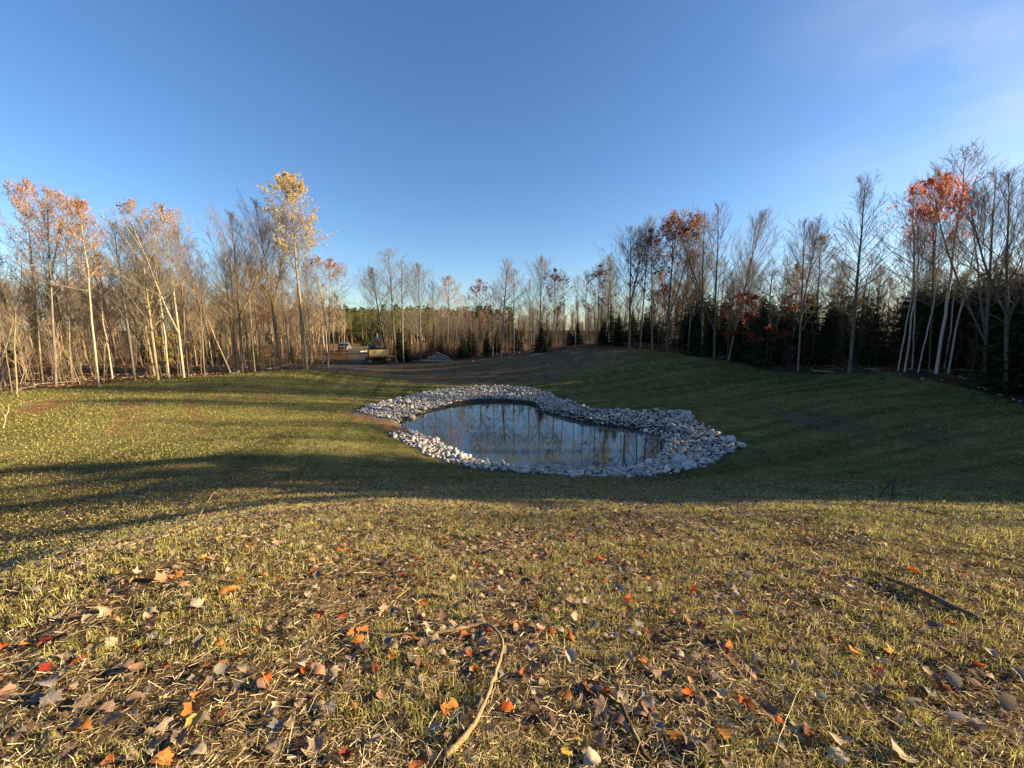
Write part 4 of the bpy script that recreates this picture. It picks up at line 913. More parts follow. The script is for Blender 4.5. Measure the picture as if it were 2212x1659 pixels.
# ------------------------------------------------------------------ excavator, pickup, logs, sticks
M_YEL = simple('yellow_paint', (.72, .44, .12), .45, var=.12, scale=3); M_BLK = simple('black_paint', (.012, .012, .014), .75, var=.3)
M_STEEL = simple('worn_steel', (.10, .085, .075), .6, .4, var=.4); M_GLASS = simple('dark_glass', (.02, .028, .032), .08, var=.1); M_WHITE = simple('white_paint', (.72, .72, .72), .35, var=.05)
M_GREY = simple('grey_paint', (.22, .22, .23), .5); M_RED = simple('red_lens', (.45, .02, .015), .3); M_RUBBER = simple('rubber', (.03, .03, .03), .85); M_CHROME = simple('chrome', (.6, .6, .6), .2, .9, var=.05)
xp = ground(378, 363.2)
ex = empty('excavator', (xp[0], xp[1], xp[2]), R(24)); tag(ex, 'yellow excavator with a dark folded boom, seen from behind on the bare ground', 'excavator')
def rounded_track(x0, x1):
    pts_ = []; 
    for i in range(13):
        a = math.pi/2+math.pi*i/12; pts_.append((-1.75+.46*math.cos(a), .46+.46*math.sin(a)))
    for i in range(13):
        a = -math.pi/2+math.pi*i/12; pts_.append((1.75+.46*math.cos(a), .46+.46*math.sin(a)))
    return pts_
for sx in (-1, 1):
    x0, x1 = (sx*1.62, sx*1.02) if sx < 0 else (1.02, 1.62)
    T = MB(); pr = rounded_track(x0, x1); nP = len(pr); ins = [(p[0]*.965, .46+(p[1]-.46)*.84) for p in pr]
    V = [(x0, *p) for p in pr]+[(x1, *p) for p in pr]+[(x0, *p) for p in ins]+[(x1, *p) for p in ins]; F = []
    for i in range(nP):
        j = (i+1) % nP; F += [(i, i+nP, j+nP, j), (i+2*nP, j+2*nP, j+3*nP, i+3*nP), (i, j, j+2*nP, i+2*nP), (i+nP, i+3*nP, j+3*nP, j+nP)]
    T.add(V, F); tr = T.build('crawler_track', M_STEEL, ex)
    for i in range(nP-1):
        p, q = pr[i], pr[i+1]; m_ = ((p[0]+q[0])/2, (p[1]+q[1])/2)
    k = 36
    for i in range(k):   # grouser shoes
        s_ = i/k*(7.0+2*math.pi*.46); 
        if s_ < 3.5: c_, a_ = (-1.75+s_, .0), 0
        elif s_ < 3.5+math.pi*.46: t = (s_-3.5)/.46-math.pi/2; c_, a_ = (1.75+.47*math.cos(t), .46+.47*math.sin(t)), t+math.pi/2
        elif s_ < 7+math.pi*.46: c_, a_ = (1.75-(s_-3.5-math.pi*.46), .92), math.pi
        else: t = (s_-7-math.pi*.46)/.46+math.pi/2; c_, a_ = (-1.75+.47*math.cos(t), .46+.47*math.sin(t)), t+math.pi/2
        if i == 0: sh = MB().box((0, 0, 0), (.62, .15, .05)).build('track_shoe', M_STEEL, tr); sme = sh.data
        else: sh = obj('track_shoe', sme, tr)
        sh.location = ((x0+x1)/2, c_[0], c_[1]+(.0 if .1 < c_[1] < .9 else (.02 if c_[1] > .5 else .03))); sh.rotation_euler = (a_, 0, 0)
    for y_, r_ in ((-1.72, .36), (1.72, .34)):
        MB().cyl((x0+.05, y_, .47), (x1-.05, y_, .47), r_, n=16).cyl((x0+.0, y_, .47), (x1, y_, .47), .14, n=10).build('sprocket' if y_ < 0 else 'idler_wheel', M_BLK, tr)
    for i in range(7): MB().cyl((x0+.08, -1.2+i*.4, .2), (x1-.08, -1.2+i*.4, .2), .11, n=10).build('roller', M_BLK, tr)
MB().box((0, 0, .55), (2.1, 1.5, .35), bev=.05).cyl((0, 0, .7), (0, 0, .98), .62, n=20).box((-.9, .7, .5), (.5, .4, .25)).box((.9, .7, .5), (.5, .4, .25)).build('undercarriage', M_BLK, ex)
up = ex
MB().box((0, -.35, 1.18), (2.6, 3.5, .22), bev=.04).build('swing_deck', M_BLK, up)
cw = MB(); cw.prism([(-2.35, 1.08), (-2.6, 1.3), (-2.62, 1.95), (-2.5, 2.12), (-1.7, 2.12), (-1.7, 1.02)], -1.32, 1.32).build('counterweight', M_YEL, up)
bd = MB().box((0, -2.625, 1.72), (.86, .03, .24), bev=.01).build('name_plate', M_WHITE, up)
em = MB(); 
for i in range(14):
    a = 6.283*i/14; b2 = 6.283*(i+1)/14; em.cyl((-.28+.085*math.cos(a), -2.648, 1.72+.085*math.sin(a)), (-.28+.085*math.cos(b2), -2.648, 1.72+.085*math.sin(b2)), .016, n=4)
em.build('emblem', M_GREY, bd)
lt = MB()
for i in range(5): lt.box((-.09+i*.11, -2.645, 1.72), (.07, .012, .11))
lt.build('lettering', M_GREY, bd)
MB().box((.35, -1.25, 1.78), (1.9, 1.5, 1.0), bev=.08).box((.35, -1.5, 2.32), (1.4, .8, .14), bev=.04).build('engine_cover', M_BLK, up)
MB().box((1.0, .35, 1.55), (.6, 1.7, .55), bev=.05).build('side_box', M_YEL, up)
MB().cyl((.85, -1.3, 2.3), (.85, -1.3, 2.85), .06).build('exhaust_pipe', M_STEEL, up)
cb = MB(); cb.prism([(-.55, 1.3), (1.2, 1.3), (1.28, 2.0), (.95, 2.95), (-.55, 2.98)], -1.3, -.35); cabo = cb.build('cab', M_BLK, up)
MB().box((-.825, -.555, 2.45), (.7, .02, .75)).build('window', M_GLASS, cabo)
MB().box((-1.305, .25, 2.35), (.02, 1.1, .9)).build('window', M_GLASS, cabo)
MB().box((-.345, .1, 2.35), (.02, .9, .9)).build('window', M_GLASS, cabo)
MB().box((-.825, .2, 3.0), (.98, 1.6, .06), bev=.02).build('cab_roof', M_BLK, cabo)
for x_ in (-1.28, 1.28):
    rl_ = MB(); rl_.cyl((x_, -2.3, 2.1), (x_, -2.3, 2.6), .02, n=6).cyl((x_, -2.3, 2.6), (x_, -1.2, 2.6), .02, n=6).cyl((x_, -1.2, 2.6), (x_, -1.2, 2.0), .02, n=6).build('handrail', M_STEEL, up)
bm_ = MB(); bm_.prism([(.7, 1.3), (1.3, 1.5), (2.6, 3.3), (3.0, 4.35), (2.55, 4.6), (2.0, 3.7), (.6, 2.1)], -.12, .62).build('boom', M_BLK, up)
MB().prism([(2.5, 4.75), (3.05, 4.55), (3.5, 2.6), (3.45, 1.6), (3.2, 1.55), (2.95, 3.2)], -.06, .56).build('dipper_arm', M_BLK, up)
bk = MB(); bk.prism([(3.25, 1.7), (3.0, 1.0), (3.2, .45), (3.75, .25), (4.2, .7), (4.1, .8), (3.75, .45), (3.35, .65), (3.4, 1.6)], -.3, .8).build('bucket', M_STEEL, up)
for p, q, r_ in (((-.1, 1.0, 1.6), (-.1, 2.2, 2.9), .07), ((.56, 1.0, 1.6), (.56, 2.2, 2.9), .07), ((.23, 1.7, 3.75), (.23, 2.7, 4.7), .07), ((.23, 3.2, 4.2), (.23, 3.65, 2.2), .06)):
    MB().cyl(p, q, r_, n=8).build('hydraulic_cylinder', M_GREY, up)

# pickup on the track
tp_ = ground(345.5, 351.5); ty = 84.0; tx = (345.5-512)/FPX*84.2
M_PALE = simple('pale_paint', (.42, .43, .44), .35, var=.05)
tk = empty('pickup_truck', (tx, ty, hz(tx, ty)), R(14)); tag(tk, 'white pickup truck with dark windows standing on the track in the clearing', 'truck')
MB().prism([(-2.75, .45), (-2.75, 1.05), (-.9, 1.08), (-.85, 1.05), (1.1, 1.08), (2.6, 1.0), (2.8, .8), (2.8, .42)], -.98, .98).build('body', M_GREY, tk)  # white body greyed, the shadow on its lower part put into the paint
MB().box((0, -1.85, 1.03), (1.7, 1.6, .14)).build('cargo_bed', M_BLK, tk)
tc_ = MB(); tc_.prism([(-.95, 1.05), (-.75, 1.78), (.45, 1.82), (1.2, 1.08)], -.88, .88); tco = tc_.build('cab', M_PALE, tk)
MB().box((0, -.88, 1.42), (1.5, .03, .52), rot=(-.27, 0, 0)).build('rear_window', M_GLASS, tco)
MB().box((0, .84, 1.46), (1.55, .03, .85), rot=(.8, 0, 0)).build('windscreen', M_GLASS, tco)
for s_ in (-1, 1):
    MB().box((s_*.885, -.1, 1.42), (.02, 1.25, .42)).build('side_window', M_GLASS, tco)
    MB().box((s_*.86, -2.76, .85), (.16, .04, .34)).build('tail_light', M_RED, tk); MB().box((s_*.78, 2.8, .78), (.3, .04, .18)).build('headlight', M_CHROME, tk)
    for y_ in (-1.75, 1.75):
        w_ = MB().cyl((s_*.78, y_, .4), (s_*1.0, y_, .4), .4, n=18).build('wheel', M_RUBBER, tk); MB().cyl((s_*1.0, y_, .4), (s_*1.015, y_, .4), .22, n=12).build('rim', M_CHROME, w_)
MB().box((0, -2.83, .52), (1.85, .14, .16), bev=.03).build('bumper', M_CHROME, tk); MB().box((0, 2.86, .52), (1.85, .14, .2), bev=.03).build('bumper', M_CHROME, tk)
MB().box((0, -2.765, .82), (1.45, .03, .42)).build('tailgate', M_BLK, tk)
# flat pale thing along the far road: a long log lying beside the track
def log_(name, a, b_, r0, r1, label, c, group=None, mat=M_BARK, cat='log', bend=0.0, k=7, rough=.3, sides=8):
    a = np.array(a, float); b_ = np.array(b_, float); t = np.linspace(0, 1, k)[:, None]; P = a*(1-t)+b_*t
    sd = unit(np.cross(b_-a, [0, 0, 1.])); P = P+sd*bend*np.sin(math.pi*t)*np.linalg.norm(b_-a)+rs.normal(0, .02*rough, P.shape)
    rr = (r0*(1-t[:, 0])+r1*t[:, 0]); c0 = P[0].copy(); V, F = tubes((P-c0)[None], rr[None], sides)
    V = np.vstack([V, [P[0]-c0], [P[-1]-c0]]); n_ = len(V); e0 = np.array([[(i+1) % sides, i, n_-2] for i in range(sides)]); o1 = (k-1)*sides
    e1 = np.array([[o1+i, o1+(i+1) % sides, n_-1] for i in range(sides)])
    me = mesh_np(name, V, [F, np.vstack([e0, e1])], [mat], smooth=True); o = obj(name, me); o.location = c0; o.color = (*c, 1); tag(o, label, cat, group); return o
def gl(x, y, dz=0):   # photo point (3072 wide) on the ground
    p = ground(x/3, y/3); p[2] += dz; return p
lp = ground(437, 361.5)
PALELOG = (.30, .285, .26)
for i, (a, b2, z, lb) in enumerate((((-2.6, 0), (1.2, .1), .14, 'longest pale log at the bottom of the pile beyond the pond'), ((-1.8, -.5), (2.0, -.7), .13, 'pale log lying in front of the pile'), ((-2.2, .4), (1.6, .6), .15, 'grey log at the back of the pile'),
        ((-.6, .1), (2.2, -.3), .42, 'pale log sloping down to the right over the pile'), ((-1.6, .2), (1.4, .3), .42, 'pale log lying across the middle of the pile'), ((-.2, .5), (1.9, .0), .72, 'topmost pale log of the pile'), ((-1.2, -.1), (.6, .4), .7, 'short log near the top of the pile'), ((.2, -.6), (2.6, -1.0), .15, 'log end sticking out to the right of the pile'))):
    zz = hz(lp[0], lp[1]); slope = .55 if i in (3, 5) else 0; jy = rs.normal(0, .25); b2 = (b2[0], b2[1]+jy); a = (a[0], a[1]-jy)
    log_('log', (lp[0]+a[0], lp[1]+a[1], zz+z+slope), (lp[0]+b2[0], lp[1]+b2[1], zz+z-slope*.3), .13, .10, lb, PALELOG if i % 3 != 2 else (.36, .33, .29), 'logs of the pile beyond the pond')
log_('log', gl(1080, 1057, .15), gl(1140, 1052, .15), .14, .12, 'pale log lying beside the track past the pickup', (.5, .46, .4))
log_('log', gl(2436, 1115, .12), gl(2500, 1119, .10), .07, .05, 'pale cut log at the wood edge between the two great bare crowns', (.30, .26, .2))
log_('log', gl(800, 1111, .12), gl(836, 1106, .14), .10, .13, 'tawny log at the foot of the trees left of the aspen', (.34, .24, .15))
log_('log', gl(684, 1124, .12), gl(716, 1121, .08), .13, .09, 'dark log end at the foot of the longest leaning trunk', (.10, .09, .08))
log_('log', gl(1590, 1068, .08), gl(1625, 1062, .08), .07, .05, 'thin pale pole lying along the mound edge', (.4, .37, .33)); log_('log', gl(1690, 1058, .08), gl(1706, 1053, .08), .06, .05, 'short pale pole at the top of the mound', (.4, .37, .33))
log_('log', gl(1716, 1062, .08), gl(1745, 1057, .08), .06, .05, 'pale pole just below the top of the mound', (.36, .33, .30)); log_('log', gl(1525, 1074, .06), gl(1538, 1073, .06), .06, .05, 'short pale stick on the slope of the mound', (.4, .37, .33))
# brush pile behind the logs
bp_ = MB(); n_ = 900; cx, cy = lp[0]+1.0, lp[1]+4.5
ax_ = rs.uniform(-6.5, 5.0, n_); ay_ = rs.normal(0, 1.3, n_); hmax = 1.9*np.exp(-((ax_+.5)/4.5)**2)*np.exp(-(ay_/1.8)**2)+.15; az_ = rs.uniform(.05, 1, n_)*hmax
P0 = np.stack([cx+ax_, cy+ay_, height(cx+ax_, cy+ay_)+az_], 1); D = unit(rs.normal(0, 1, (n_, 3))*np.array([1, 1, .35])); L = rs.uniform(.3, 1.5, (n_, 1))
V, F = tubes(np.stack([P0-D*L, P0+rs.normal(0, .06, P0.shape), P0+D*L], 1), np.tile([.03, .022, .010], (n_, 1)), 3); A = Acc(); A.add(V, F, 0, np.repeat(np.array([[.17, .085, .055]])*rs.uniform(.5, 1.6, (n_, 1)), 9, 0))
tag(obj('brush_pile', A.mesh('brush_pile', [M_STUFFWOOD])), 'reddish brown heap of cut brush behind the logs', kind='stuff')

# foreground branches
def branch(name, pts3, r, label, c, mat=M_BARK, cat='branch', kids=(), sides=10):
    P = np.array(pts3); c0 = P[0].copy(); k = len(P); r = np.array(r)*.82; tt = np.linspace(0, k-1, (k-1)*5+1)
    # Catmull-Rom
    Q = []
    for t in tt:
        i = min(int(t), k-2); f = t-i; p0, p1, p2, p3 = P[max(i-1, 0)], P[i], P[i+1], P[min(i+2, k-1)]
        Q.append(.5*((2*p1)+(-p0+p2)*f+(2*p0-5*p1+4*p2-p3)*f*f+(-p0+3*p1-3*p2+p3)*f**3))
    Q = np.array(Q); rr = np.interp(tt, np.arange(k), r)*(1+rs.normal(0, .10, len(tt))); Q = Q+rs.normal(0, .0018, Q.shape)
    V, F = tubes((Q-c0)[None], rr[None], sides); n_ = len(V); V = np.vstack([V, [Q[0]-c0], [Q[-1]-c0]]); m_ = len(Q)
    e = [[(i+1) % sides, i, n_] for i in range(sides)]+[[(m_-1)*sides+i, (m_-1)*sides+(i+1) % sides, n_+1] for i in range(sides)]
    o = obj(name, mesh_np(name, V, [F, np.array(e)], [mat], smooth=True)); o.location = c0; o.color = (*c, 1); tag(o, label, cat)
    for kp, kr in kids:
        kp = np.array(kp); V, F = tubes((kp-c0)[None], np.array(kr)[None], 6); t_ = obj('twig', mesh_np('twig', V, [F], [mat], smooth=True), o); t_.color = (*c, 1)
    return o
def gp3(px, py, dz): p = ground(px, py); p[2] += dz; return p
cb_ = [gp3(361, 634, .02), gp3(383, 639, .025), gp3(410, 638, .03), gp3(435.4, 637.5, .035), gp3(456.7, 635, .04), gp3(481, 631, .05), gp3(494, 636, .055), gp3(502, 648.6, .06), gp3(501, 665, .06), gp3(494, 686, .055), gp3(484, 711, .04), gp3(471, 734.6, .03), gp3(457, 750, .025), gp3(444.5, 761, .02)]
branch('curved_branch', cb_, [.006, .011, .010, .012, .012, .011, .010, .011, .012, .012, .012, .016, .018, .016], 'long tan branch bent like a hook in the near grass', (.26, .175, .095),
       kids=(([gp3(484, 711, .035), gp3(488, 704, .06), gp3(492, 696, .07)], [.006, .005, .003]), ([gp3(361, 634, .02), gp3(369, 637, .01), gp3(380, 642, .008)], [.007, .006, .004])))
branch('dark_branch', [gp3(868, 571, .02), gp3(884, 580, .03), gp3(905, 590, .04), gp3(921, 597, .045), gp3(950, 611, .04), gp3(986, 624, .02)], [.012, .016, .020, .022, .024, .020], 'dark rotting stick half buried in the grass on the right', (.13, .10, .07),
       kids=(([gp3(905, 590, .04), gp3(925, 590, .07), gp3(935, 588, .05)], [.010, .008, .004]),))
branch('thin_stick', [gp3(197, 523, .02), gp3(203, 515, .10), gp3(210, 509, .22), gp3(217, 505, .34)], [.008, .008, .006, .003], 'thin pale stick poking up from the slope at the left', (.48, .37, .20), cat='stick')
branch('thin_stick', [gp3(122, 494, .02), gp3(135, 491, .04), gp3(150, 488, .05)], [.010, .010, .006], 'straight grey stick lying in the dark grass at the left', (.32, .27, .20), cat='stick')
branch('forked_stick', [gp3(880, 497, .0), gp3(885, 492, .10), gp3(894, 488, .25), gp3(897, 487, .3)], [.018, .015, .010, .004], 'dark forked stick standing up from the grass at the right', (.06, .045, .035), cat='stick',
       kids=(([gp3(894, 488, .22), gp3(891, 493, .1), gp3(892, 497, .0)], [.012, .012, .010]), ([gp3(885, 492, .1), gp3(880, 491, .12), gp3(877, 491, .14)], [.007, .005, .003])))
branch('bent_twig', [gp3(797, 494, .02), gp3(806, 491, .07), gp3(814, 489, .05)], [.010, .010, .005], 'small dark twig left of the forked stick', (.06, .05, .04), cat='stick')
branch('bent_twig', [gp3(713, 489, .14), gp3(722, 492, .06), gp3(728, 496, .0)], [.005, .009, .010], 'small dark twig on the slope below the stone ring', (.06, .05, .04), cat='stick')
branch('bent_twig', [gp3(930, 505, .10), gp3(935, 510, .05), gp3(937, 514, .0)], [.004, .008, .010], 'short dark twig right of the forked stick', (.06, .05, .04), cat='stick')
branch('forked_twig', [gp3(3, 428, .0), gp3(6, 423, .3), gp3(1, 418, .7)], [.03, .025, .012], 'small pale forked stem standing in the lawn at the left edge', (.45, .38, .26), cat='stick', kids=(([gp3(6, 423, .3), gp3(10, 420, .5), gp3(11, 417, .75)], [.02, .015, .01]),))
branch('thin_root', [gp3(610, 660, .01), gp3(618, 690, .02), gp3(624, 715, .02), gp3(640, 750, .02), gp3(652, 766, .01)], [.006, .010, .012, .012, .008], 'dark root snaking through the grass right of the hooked branch', (.09, .065, .045), cat='root')
branch('fine_stem', [gp3(770, 768, .02), gp3(785, 730, .06), gp3(800, 700, .10)], [.002, .0025, .0015], 'long thin straw-coloured stem lying low at the bottom right', (.5, .38, .2), cat='stem')
M_BLUE = simple('blue_cord', (.03, .15, .28), .5, var=.1)
for k, (a, lb) in enumerate((([gp3(497, 674, .05), gp3(492, 682, .03), gp3(490, 690, .03), gp3(486, 700, .02)], 'strand of blue cord in the crook of the hooked branch'), ([gp3(461, 717, .03), gp3(452, 724, .03), gp3(446, 731, .02)], 'short blue thread left of the hooked branch'), ([gp3(432, 734, .02), gp3(438, 731, .03), gp3(443, 733, .02)], 'scrap of blue thread in the grass near the butt of the hooked branch'))):
    branch('blue_cord', a, [.0016]*len(a), lb, (.03, .15, .28), mat=M_BLUE, cat='cord', sides=5)

# ------------------------------------------------------------------ grass, straw, fallen leaves
def sample_polar(n, r0, r1, dens, half=58):
    rr = np.linspace(r0, r1, 2000); pdf = dens(rr)*rr; cdf = np.cumsum(pdf); cdf /= cdf[-1]
    r = np.interp(rng.random(n), cdf, rr); a = np.radians(rng.uniform(-half, half, n)); return r*np.sin(a), r*np.cos(a), r
def palette(n, base, var=.25):
    base = np.array(base); c = base[rng.integers(0, len(base), n)]; return c*rng.uniform(1-var, 1+var, (n, 1))
G_GREEN = [(.22,.22,.05), (.30,.28,.06), (.38,.34,.08), (.16,.18,.045), (.50,.41,.14), (.42,.38,.10)]
G_FAR = [(.145,.18,.05), (.19,.205,.06), (.25,.235,.075), (.12,.155,.045), (.33,.28,.10)]
STRAW = [(.52,.38,.20), (.40,.28,.15), (.60,.46,.27), (.28,.19,.10), (.66,.54,.34), (.15,.10,.06)]
def blades(X, Y, r, L, W, lean, colr, z0=-.01):
    n = len(X); Z = height(X, Y)+z0; a = rng.uniform(0, 6.28, n); d = np.stack([np.cos(a), np.sin(a)], 1)*lean[:, None]
    b = rng.uniform(0, 6.28, n); s = np.stack([np.cos(b), np.sin(b), np.zeros(n)], 1)*W[:, None]*.5
    P0 = np.stack([X, Y, Z], 1); up = np.array([0, 0, 1.]); D = np.concatenate([d, np.zeros((n, 1))], 1)
    P1 = P0+L[:, None]*(up*.62+D*.28); P2 = P0+L[:, None]*(up*(1-.45*lean[:, None]**2)+D*.95)
    V = np.stack([P0-s, P0+s, P1+s*.8, P1-s*.8, P2], 1).reshape(-1, 3); i = np.arange(n)[:, None]*5
    return V, i+np.array([[0, 1, 2, 3]]), i+np.array([[3, 2, 4]]), np.repeat(colr, 5, 0)
def field_ok(X, Y, keep=1.0):
    _, grow, fd = zone_cols(X, Y); return (fd < .3) & (rng.random(len(X)) < grow*keep)
A = Acc()
# near tufts
tx_, ty_, tr_ = sample_polar(30000, .9, 16, lambda r: 1/(1+(r/2.2)**2))
cl = fbm(tx_/.55, ty_/.55, 55, 3); ok = field_ok(tx_, ty_, 1.25) & (cl > .41+.07*sstep(7, 2, tr_)); tx_, ty_, tr_, cl = tx_[ok], ty_[ok], tr_[ok], cl[ok]
nb = rng.integers(4, 13, len(tx_)); ii = np.repeat(np.arange(len(tx_)), nb); n_ = len(ii)
sp = .012+.012*rng.random(n_)*(1+tr_[ii]*.25); X = tx_[ii]+rng.normal(0, 1, n_)*sp; Y = ty_[ii]+rng.normal(0, 1, n_)*sp; r_ = tr_[ii]
tl = rng.uniform(.6, 1.3, len(tx_))[ii]; L = rng.uniform(.025, .080, n_)*tl; W = np.maximum(.0030, r_*.00085)*rng.uniform(.7, 1.3, n_)
tc = palette(len(tx_), G_GREEN, .2)[ii]*rng.uniform(.8, 1.2, (n_, 1)); dry = rng.random(n_) < .26; tc[dry] = palette(dry.sum(), STRAW, .2)
V, Fa, Fb, C = blades(X, Y, r_, L, W, rng.uniform(.15, .95, n_), tc); k0 = A.n; A.add(V, Fa, 0, C); A.F.setdefault((3, 0), []).append(Fb+k0)
# single short blades between the tufts
X, Y, r_ = sample_polar(90000, .9, 18, lambda r: 1/(1+(r/2.5)**2)); ok = field_ok(X, Y, 1.0); X, Y, r_ = X[ok], Y[ok], r_[ok]; n_ = len(X)
tc = palette(n_, G_GREEN+G_FAR, .25); dry = rng.random(n_) < .3; tc[dry] = palette(dry.sum(), STRAW, .25)
V, Fa, Fb, C = blades(X, Y, r_, rng.uniform(.014, .036, n_), np.maximum(.0026, r_*.0008), rng.uniform(.2, 1.1, n_), tc); k0 = A.n; A.add(V, Fa, 0, C); A.F.setdefault((3, 0), []).append(Fb+k0)
tag(obj('grass', A.mesh('grass', [M_GRASS])), 'short new grass growing in tufts on the near slope', kind='stuff')
# lawn further off: short clumps, sparser and wider with distance
A = Acc(); X, Y, r_ = sample_polar(200000, 11, 62, lambda r: 1/r**1.35, 57); ok = field_ok(X, Y, 1.0); X, Y, r_ = X[ok], Y[ok], r_[ok]; n_ = len(X)
tc = palette(n_, G_FAR, .3)*(.75+.5*fbm(X/3, Y/3, 77)[:, None]); left = (X < -6) | (rng.random(n_) < .12); yl = left & (rng.random(n_) < .35); tc[yl] = palette(yl.sum(), [(.34, .28, .10), (.38, .30, .12)], .2)  # dry yellow blades, more on the left to carry its sunlight in colour
a = rng.uniform(0, 6.28, n_); W = np.clip(r_*.0015, .016, .07)*rng.uniform(.6, 1.2, n_); H_ = rng.uniform(.02, .055, n_)*np.clip(r_/16, .8, 1.7); Z = height(X, Y)-.005
P0 = np.stack([X, Y, Z], 1); s_ = np.stack([np.cos(a), np.sin(a), 0*a], 1)*W[:, None]*.5; t_ = np.stack([rng.normal(0, .4, n_)*H_, rng.normal(0, .4, n_)*H_, H_], 1)
V = np.stack([P0-s_, P0+s_, P0+s_*.4+t_, P0-s_*.5+t_*.7], 1).reshape(-1, 3); A.add(V, np.arange(n_*4).reshape(-1, 4), 0, np.repeat(tc, 4, 0))
tag(obj('lawn_grass', A.mesh('lawn_grass', [M_GRASS])), 'thin new lawn grass round the pond', kind='stuff')
# straw mulch lying flat
X, Y, r_ = sample_polar(170000, .85, 15, lambda r: 1/(1+(r/2.4)**2.2)); ok = rng.random(len(X)) < .35+.9*fbm(X/.4, Y/.4, 66, 3); X, Y, r_ = X[ok], Y[ok], r_[ok]; n_ = len(X)
a = rng.normal(.5, .9, n_)+np.arctan2(X, Y)*-.6; L = rng.lognormal(math.log(.038), .5, n_); L = np.minimum(L, .2); Z = height(X, Y)+rng.uniform(.002, .026, n_)
d = np.stack([np.cos(a), np.sin(a), rng.normal(0, .32, n_)], 1)*L[:, None]*.5; w = np.stack([-np.sin(a), np.cos(a), rng.normal(0, .5, n_)], 1)*(np.maximum(.0022, r_*.0007)*rng.uniform(.6, 1.5, n_))[:, None]*.5
P = np.stack([X, Y, Z], 1); V = np.stack([P-d-w, P-d+w, P+d+w*.7, P+d-w*.7], 1).reshape(-1, 3); A = Acc(); A.add(V, np.arange(n_*4).reshape(-1, 4), 0, np.repeat(palette(n_, STRAW, .25), 4, 0))
tag(obj('straw', A.mesh('straw', [M_LITTER])), 'dry straw mulch and dead stalks lying on the near slope', kind='stuff')
# soil crumbs
X, Y, r_ = sample_polar(15000, .85, 9, lambda r: 1/(1+(r/2)**2)); P = np.stack([X, Y, height(X, Y)+.0], 1); cc = np.array([[.14, .098, .062]])*rng.uniform(.5, 1.5, (len(X), 1))
join_rocks('soil_crumbs', 'crumbs of brown soil between the grass', P, rng.uniform(.003, .011, len(X))*(1+r_*.1), cc, [TET])

# leaves
def leaf_shape(kind, seed):
    r = np.random.default_rng(seed)
    if kind == 'ovate':
        m = 8; t = np.linspace(0, 1, m); w = .36*np.sin(math.pi*np.clip(t, 0, 1)**.78)**.9*(1-.12*t); w[0] = .0; w[-1] = .004
        w = w*(1+.10*np.where(np.arange(m) % 2, 1, -1)*(t > .1)*(t < .9)); curl = r.choice([-1, 1])*r.uniform(.6, 2.4); fold = r.uniform(.2, .95); z = curl*(t-.5)**2*.5+r.normal(0, .008, m)
        V = []; 
        for i in range(m):
            q = r.normal(0, .018, 2); V += [(t[i]-.5, -w[i], z[i]+w[i]*fold+q[0]), (t[i]-.5, 0, z[i]), (t[i]-.5, w[i], z[i]+w[i]*fold*r.uniform(.3, 1)+q[1])]
        F = [];
        for i in range(m-1):
            b = i*3; F += [(b, b+3, b+4, b+1), (b+1, b+4, b+5, b+2)]
        n0 = len(V); V += [(-.5, -.012, 0+z[0]), (-.5, .012, z[0]), (-.82, 0, z[0]+r.uniform(-.05, .1))]; T = [(n0, n0+1, n0+2)]
    else:
        lob = [(0, .60), (.10, .47), (.16, .50), (.24, .38), (.40, .47), (.48, .57), (.56, .46), (.64, .42), (.76, .34), (.92, .42), (1.02, .46), (1.2, .36), (1.42, .20)]
        pts_ = []
        for s_ in (1, -1):
            l = [(a_*1.9*s_, rr) for a_, rr in lob]
            pts_ += (l if s_ == 1 else l[::-1][:-1])
        extra = []
        V = [(0, 0, 0)]; cu = r.choice([-1, 1])*r.uniform(.3, 1.3); cv = r.choice([-1, 1])*r.uniform(.2, 1.2)
        for a_, rr in pts_:
            rr *= r.uniform(.9, 1.1); x, y = rr*math.cos(a_), rr*math.sin(a_); V.append((x, y, cu*x*x+cv*y*y+.18*abs(y)+r.normal(0, .02)))
        n_ = len(pts_); F = []; T = [(0, 1+i, 1+(i+1) % n_) for i in range(n_)]
        n0 = len(V); V += [(-.1, -.012, 0), (-.1, .012, 0), (-.62, 0, .06)]; T += [(n0, n0+1, n0+2)]
    return np.array(V), np.array(F).reshape(-1, 4), np.array(T)
LEAF = {k: [leaf_shape(k, s_) for s_ in range(200+j*10, 206+j*10)] for j, k in enumerate(('ovate', 'maple'))}
LEAF_ME = {k: [mesh_np('fallen_leaf', V, [F, T], [M_FALLEN], smooth=True) for V, F, T in v] for k, v in LEAF.items()}
LC = {'cream': (.50,.40,.28), 'pale tan': (.40,.29,.19), 'grey': (.27,.23,.205), 'mauve brown': (.25,.16,.125), 'dark brown': (.13,.08,.055), 'yellow': (.52,.36,.09), 'orange': (.55,.22,.06),
      'bright orange red': (.60,.13,.025), 'crimson': (.30,.045,.03), 'peach': (.50,.28,.17), 'rust': (.30,.105,.045)}
def place_of(px, py):
    marks = [((490, 690), 'the hooked branch'), ((925, 598), 'the dark rotting stick'), ((630, 710), 'the dark root'), ((208, 514), 'the thin upright stick'), ((890, 492), 'the dark forked stick')]
    d, (mx, my), nm = min((math.hypot(px-m[0], (py-m[1])*1.3), m, nm) for m, nm in marks)
    if d < 42: return 'beside '+nm
    if d < 150: return ('left' if px < mx else 'right')+' of '+nm+(', further up the slope' if py < my-45 else '')
    band = 'at the very bottom' if py > 700 else ('low in the near grass' if py > 640 else ('halfway up the near slope' if py > 570 else 'far up the near slope'))
    return band+(' toward the left' if px < 220 else ' toward the right' if px > 800 else ', left of the middle' if px < 512 else ', right of the middle')
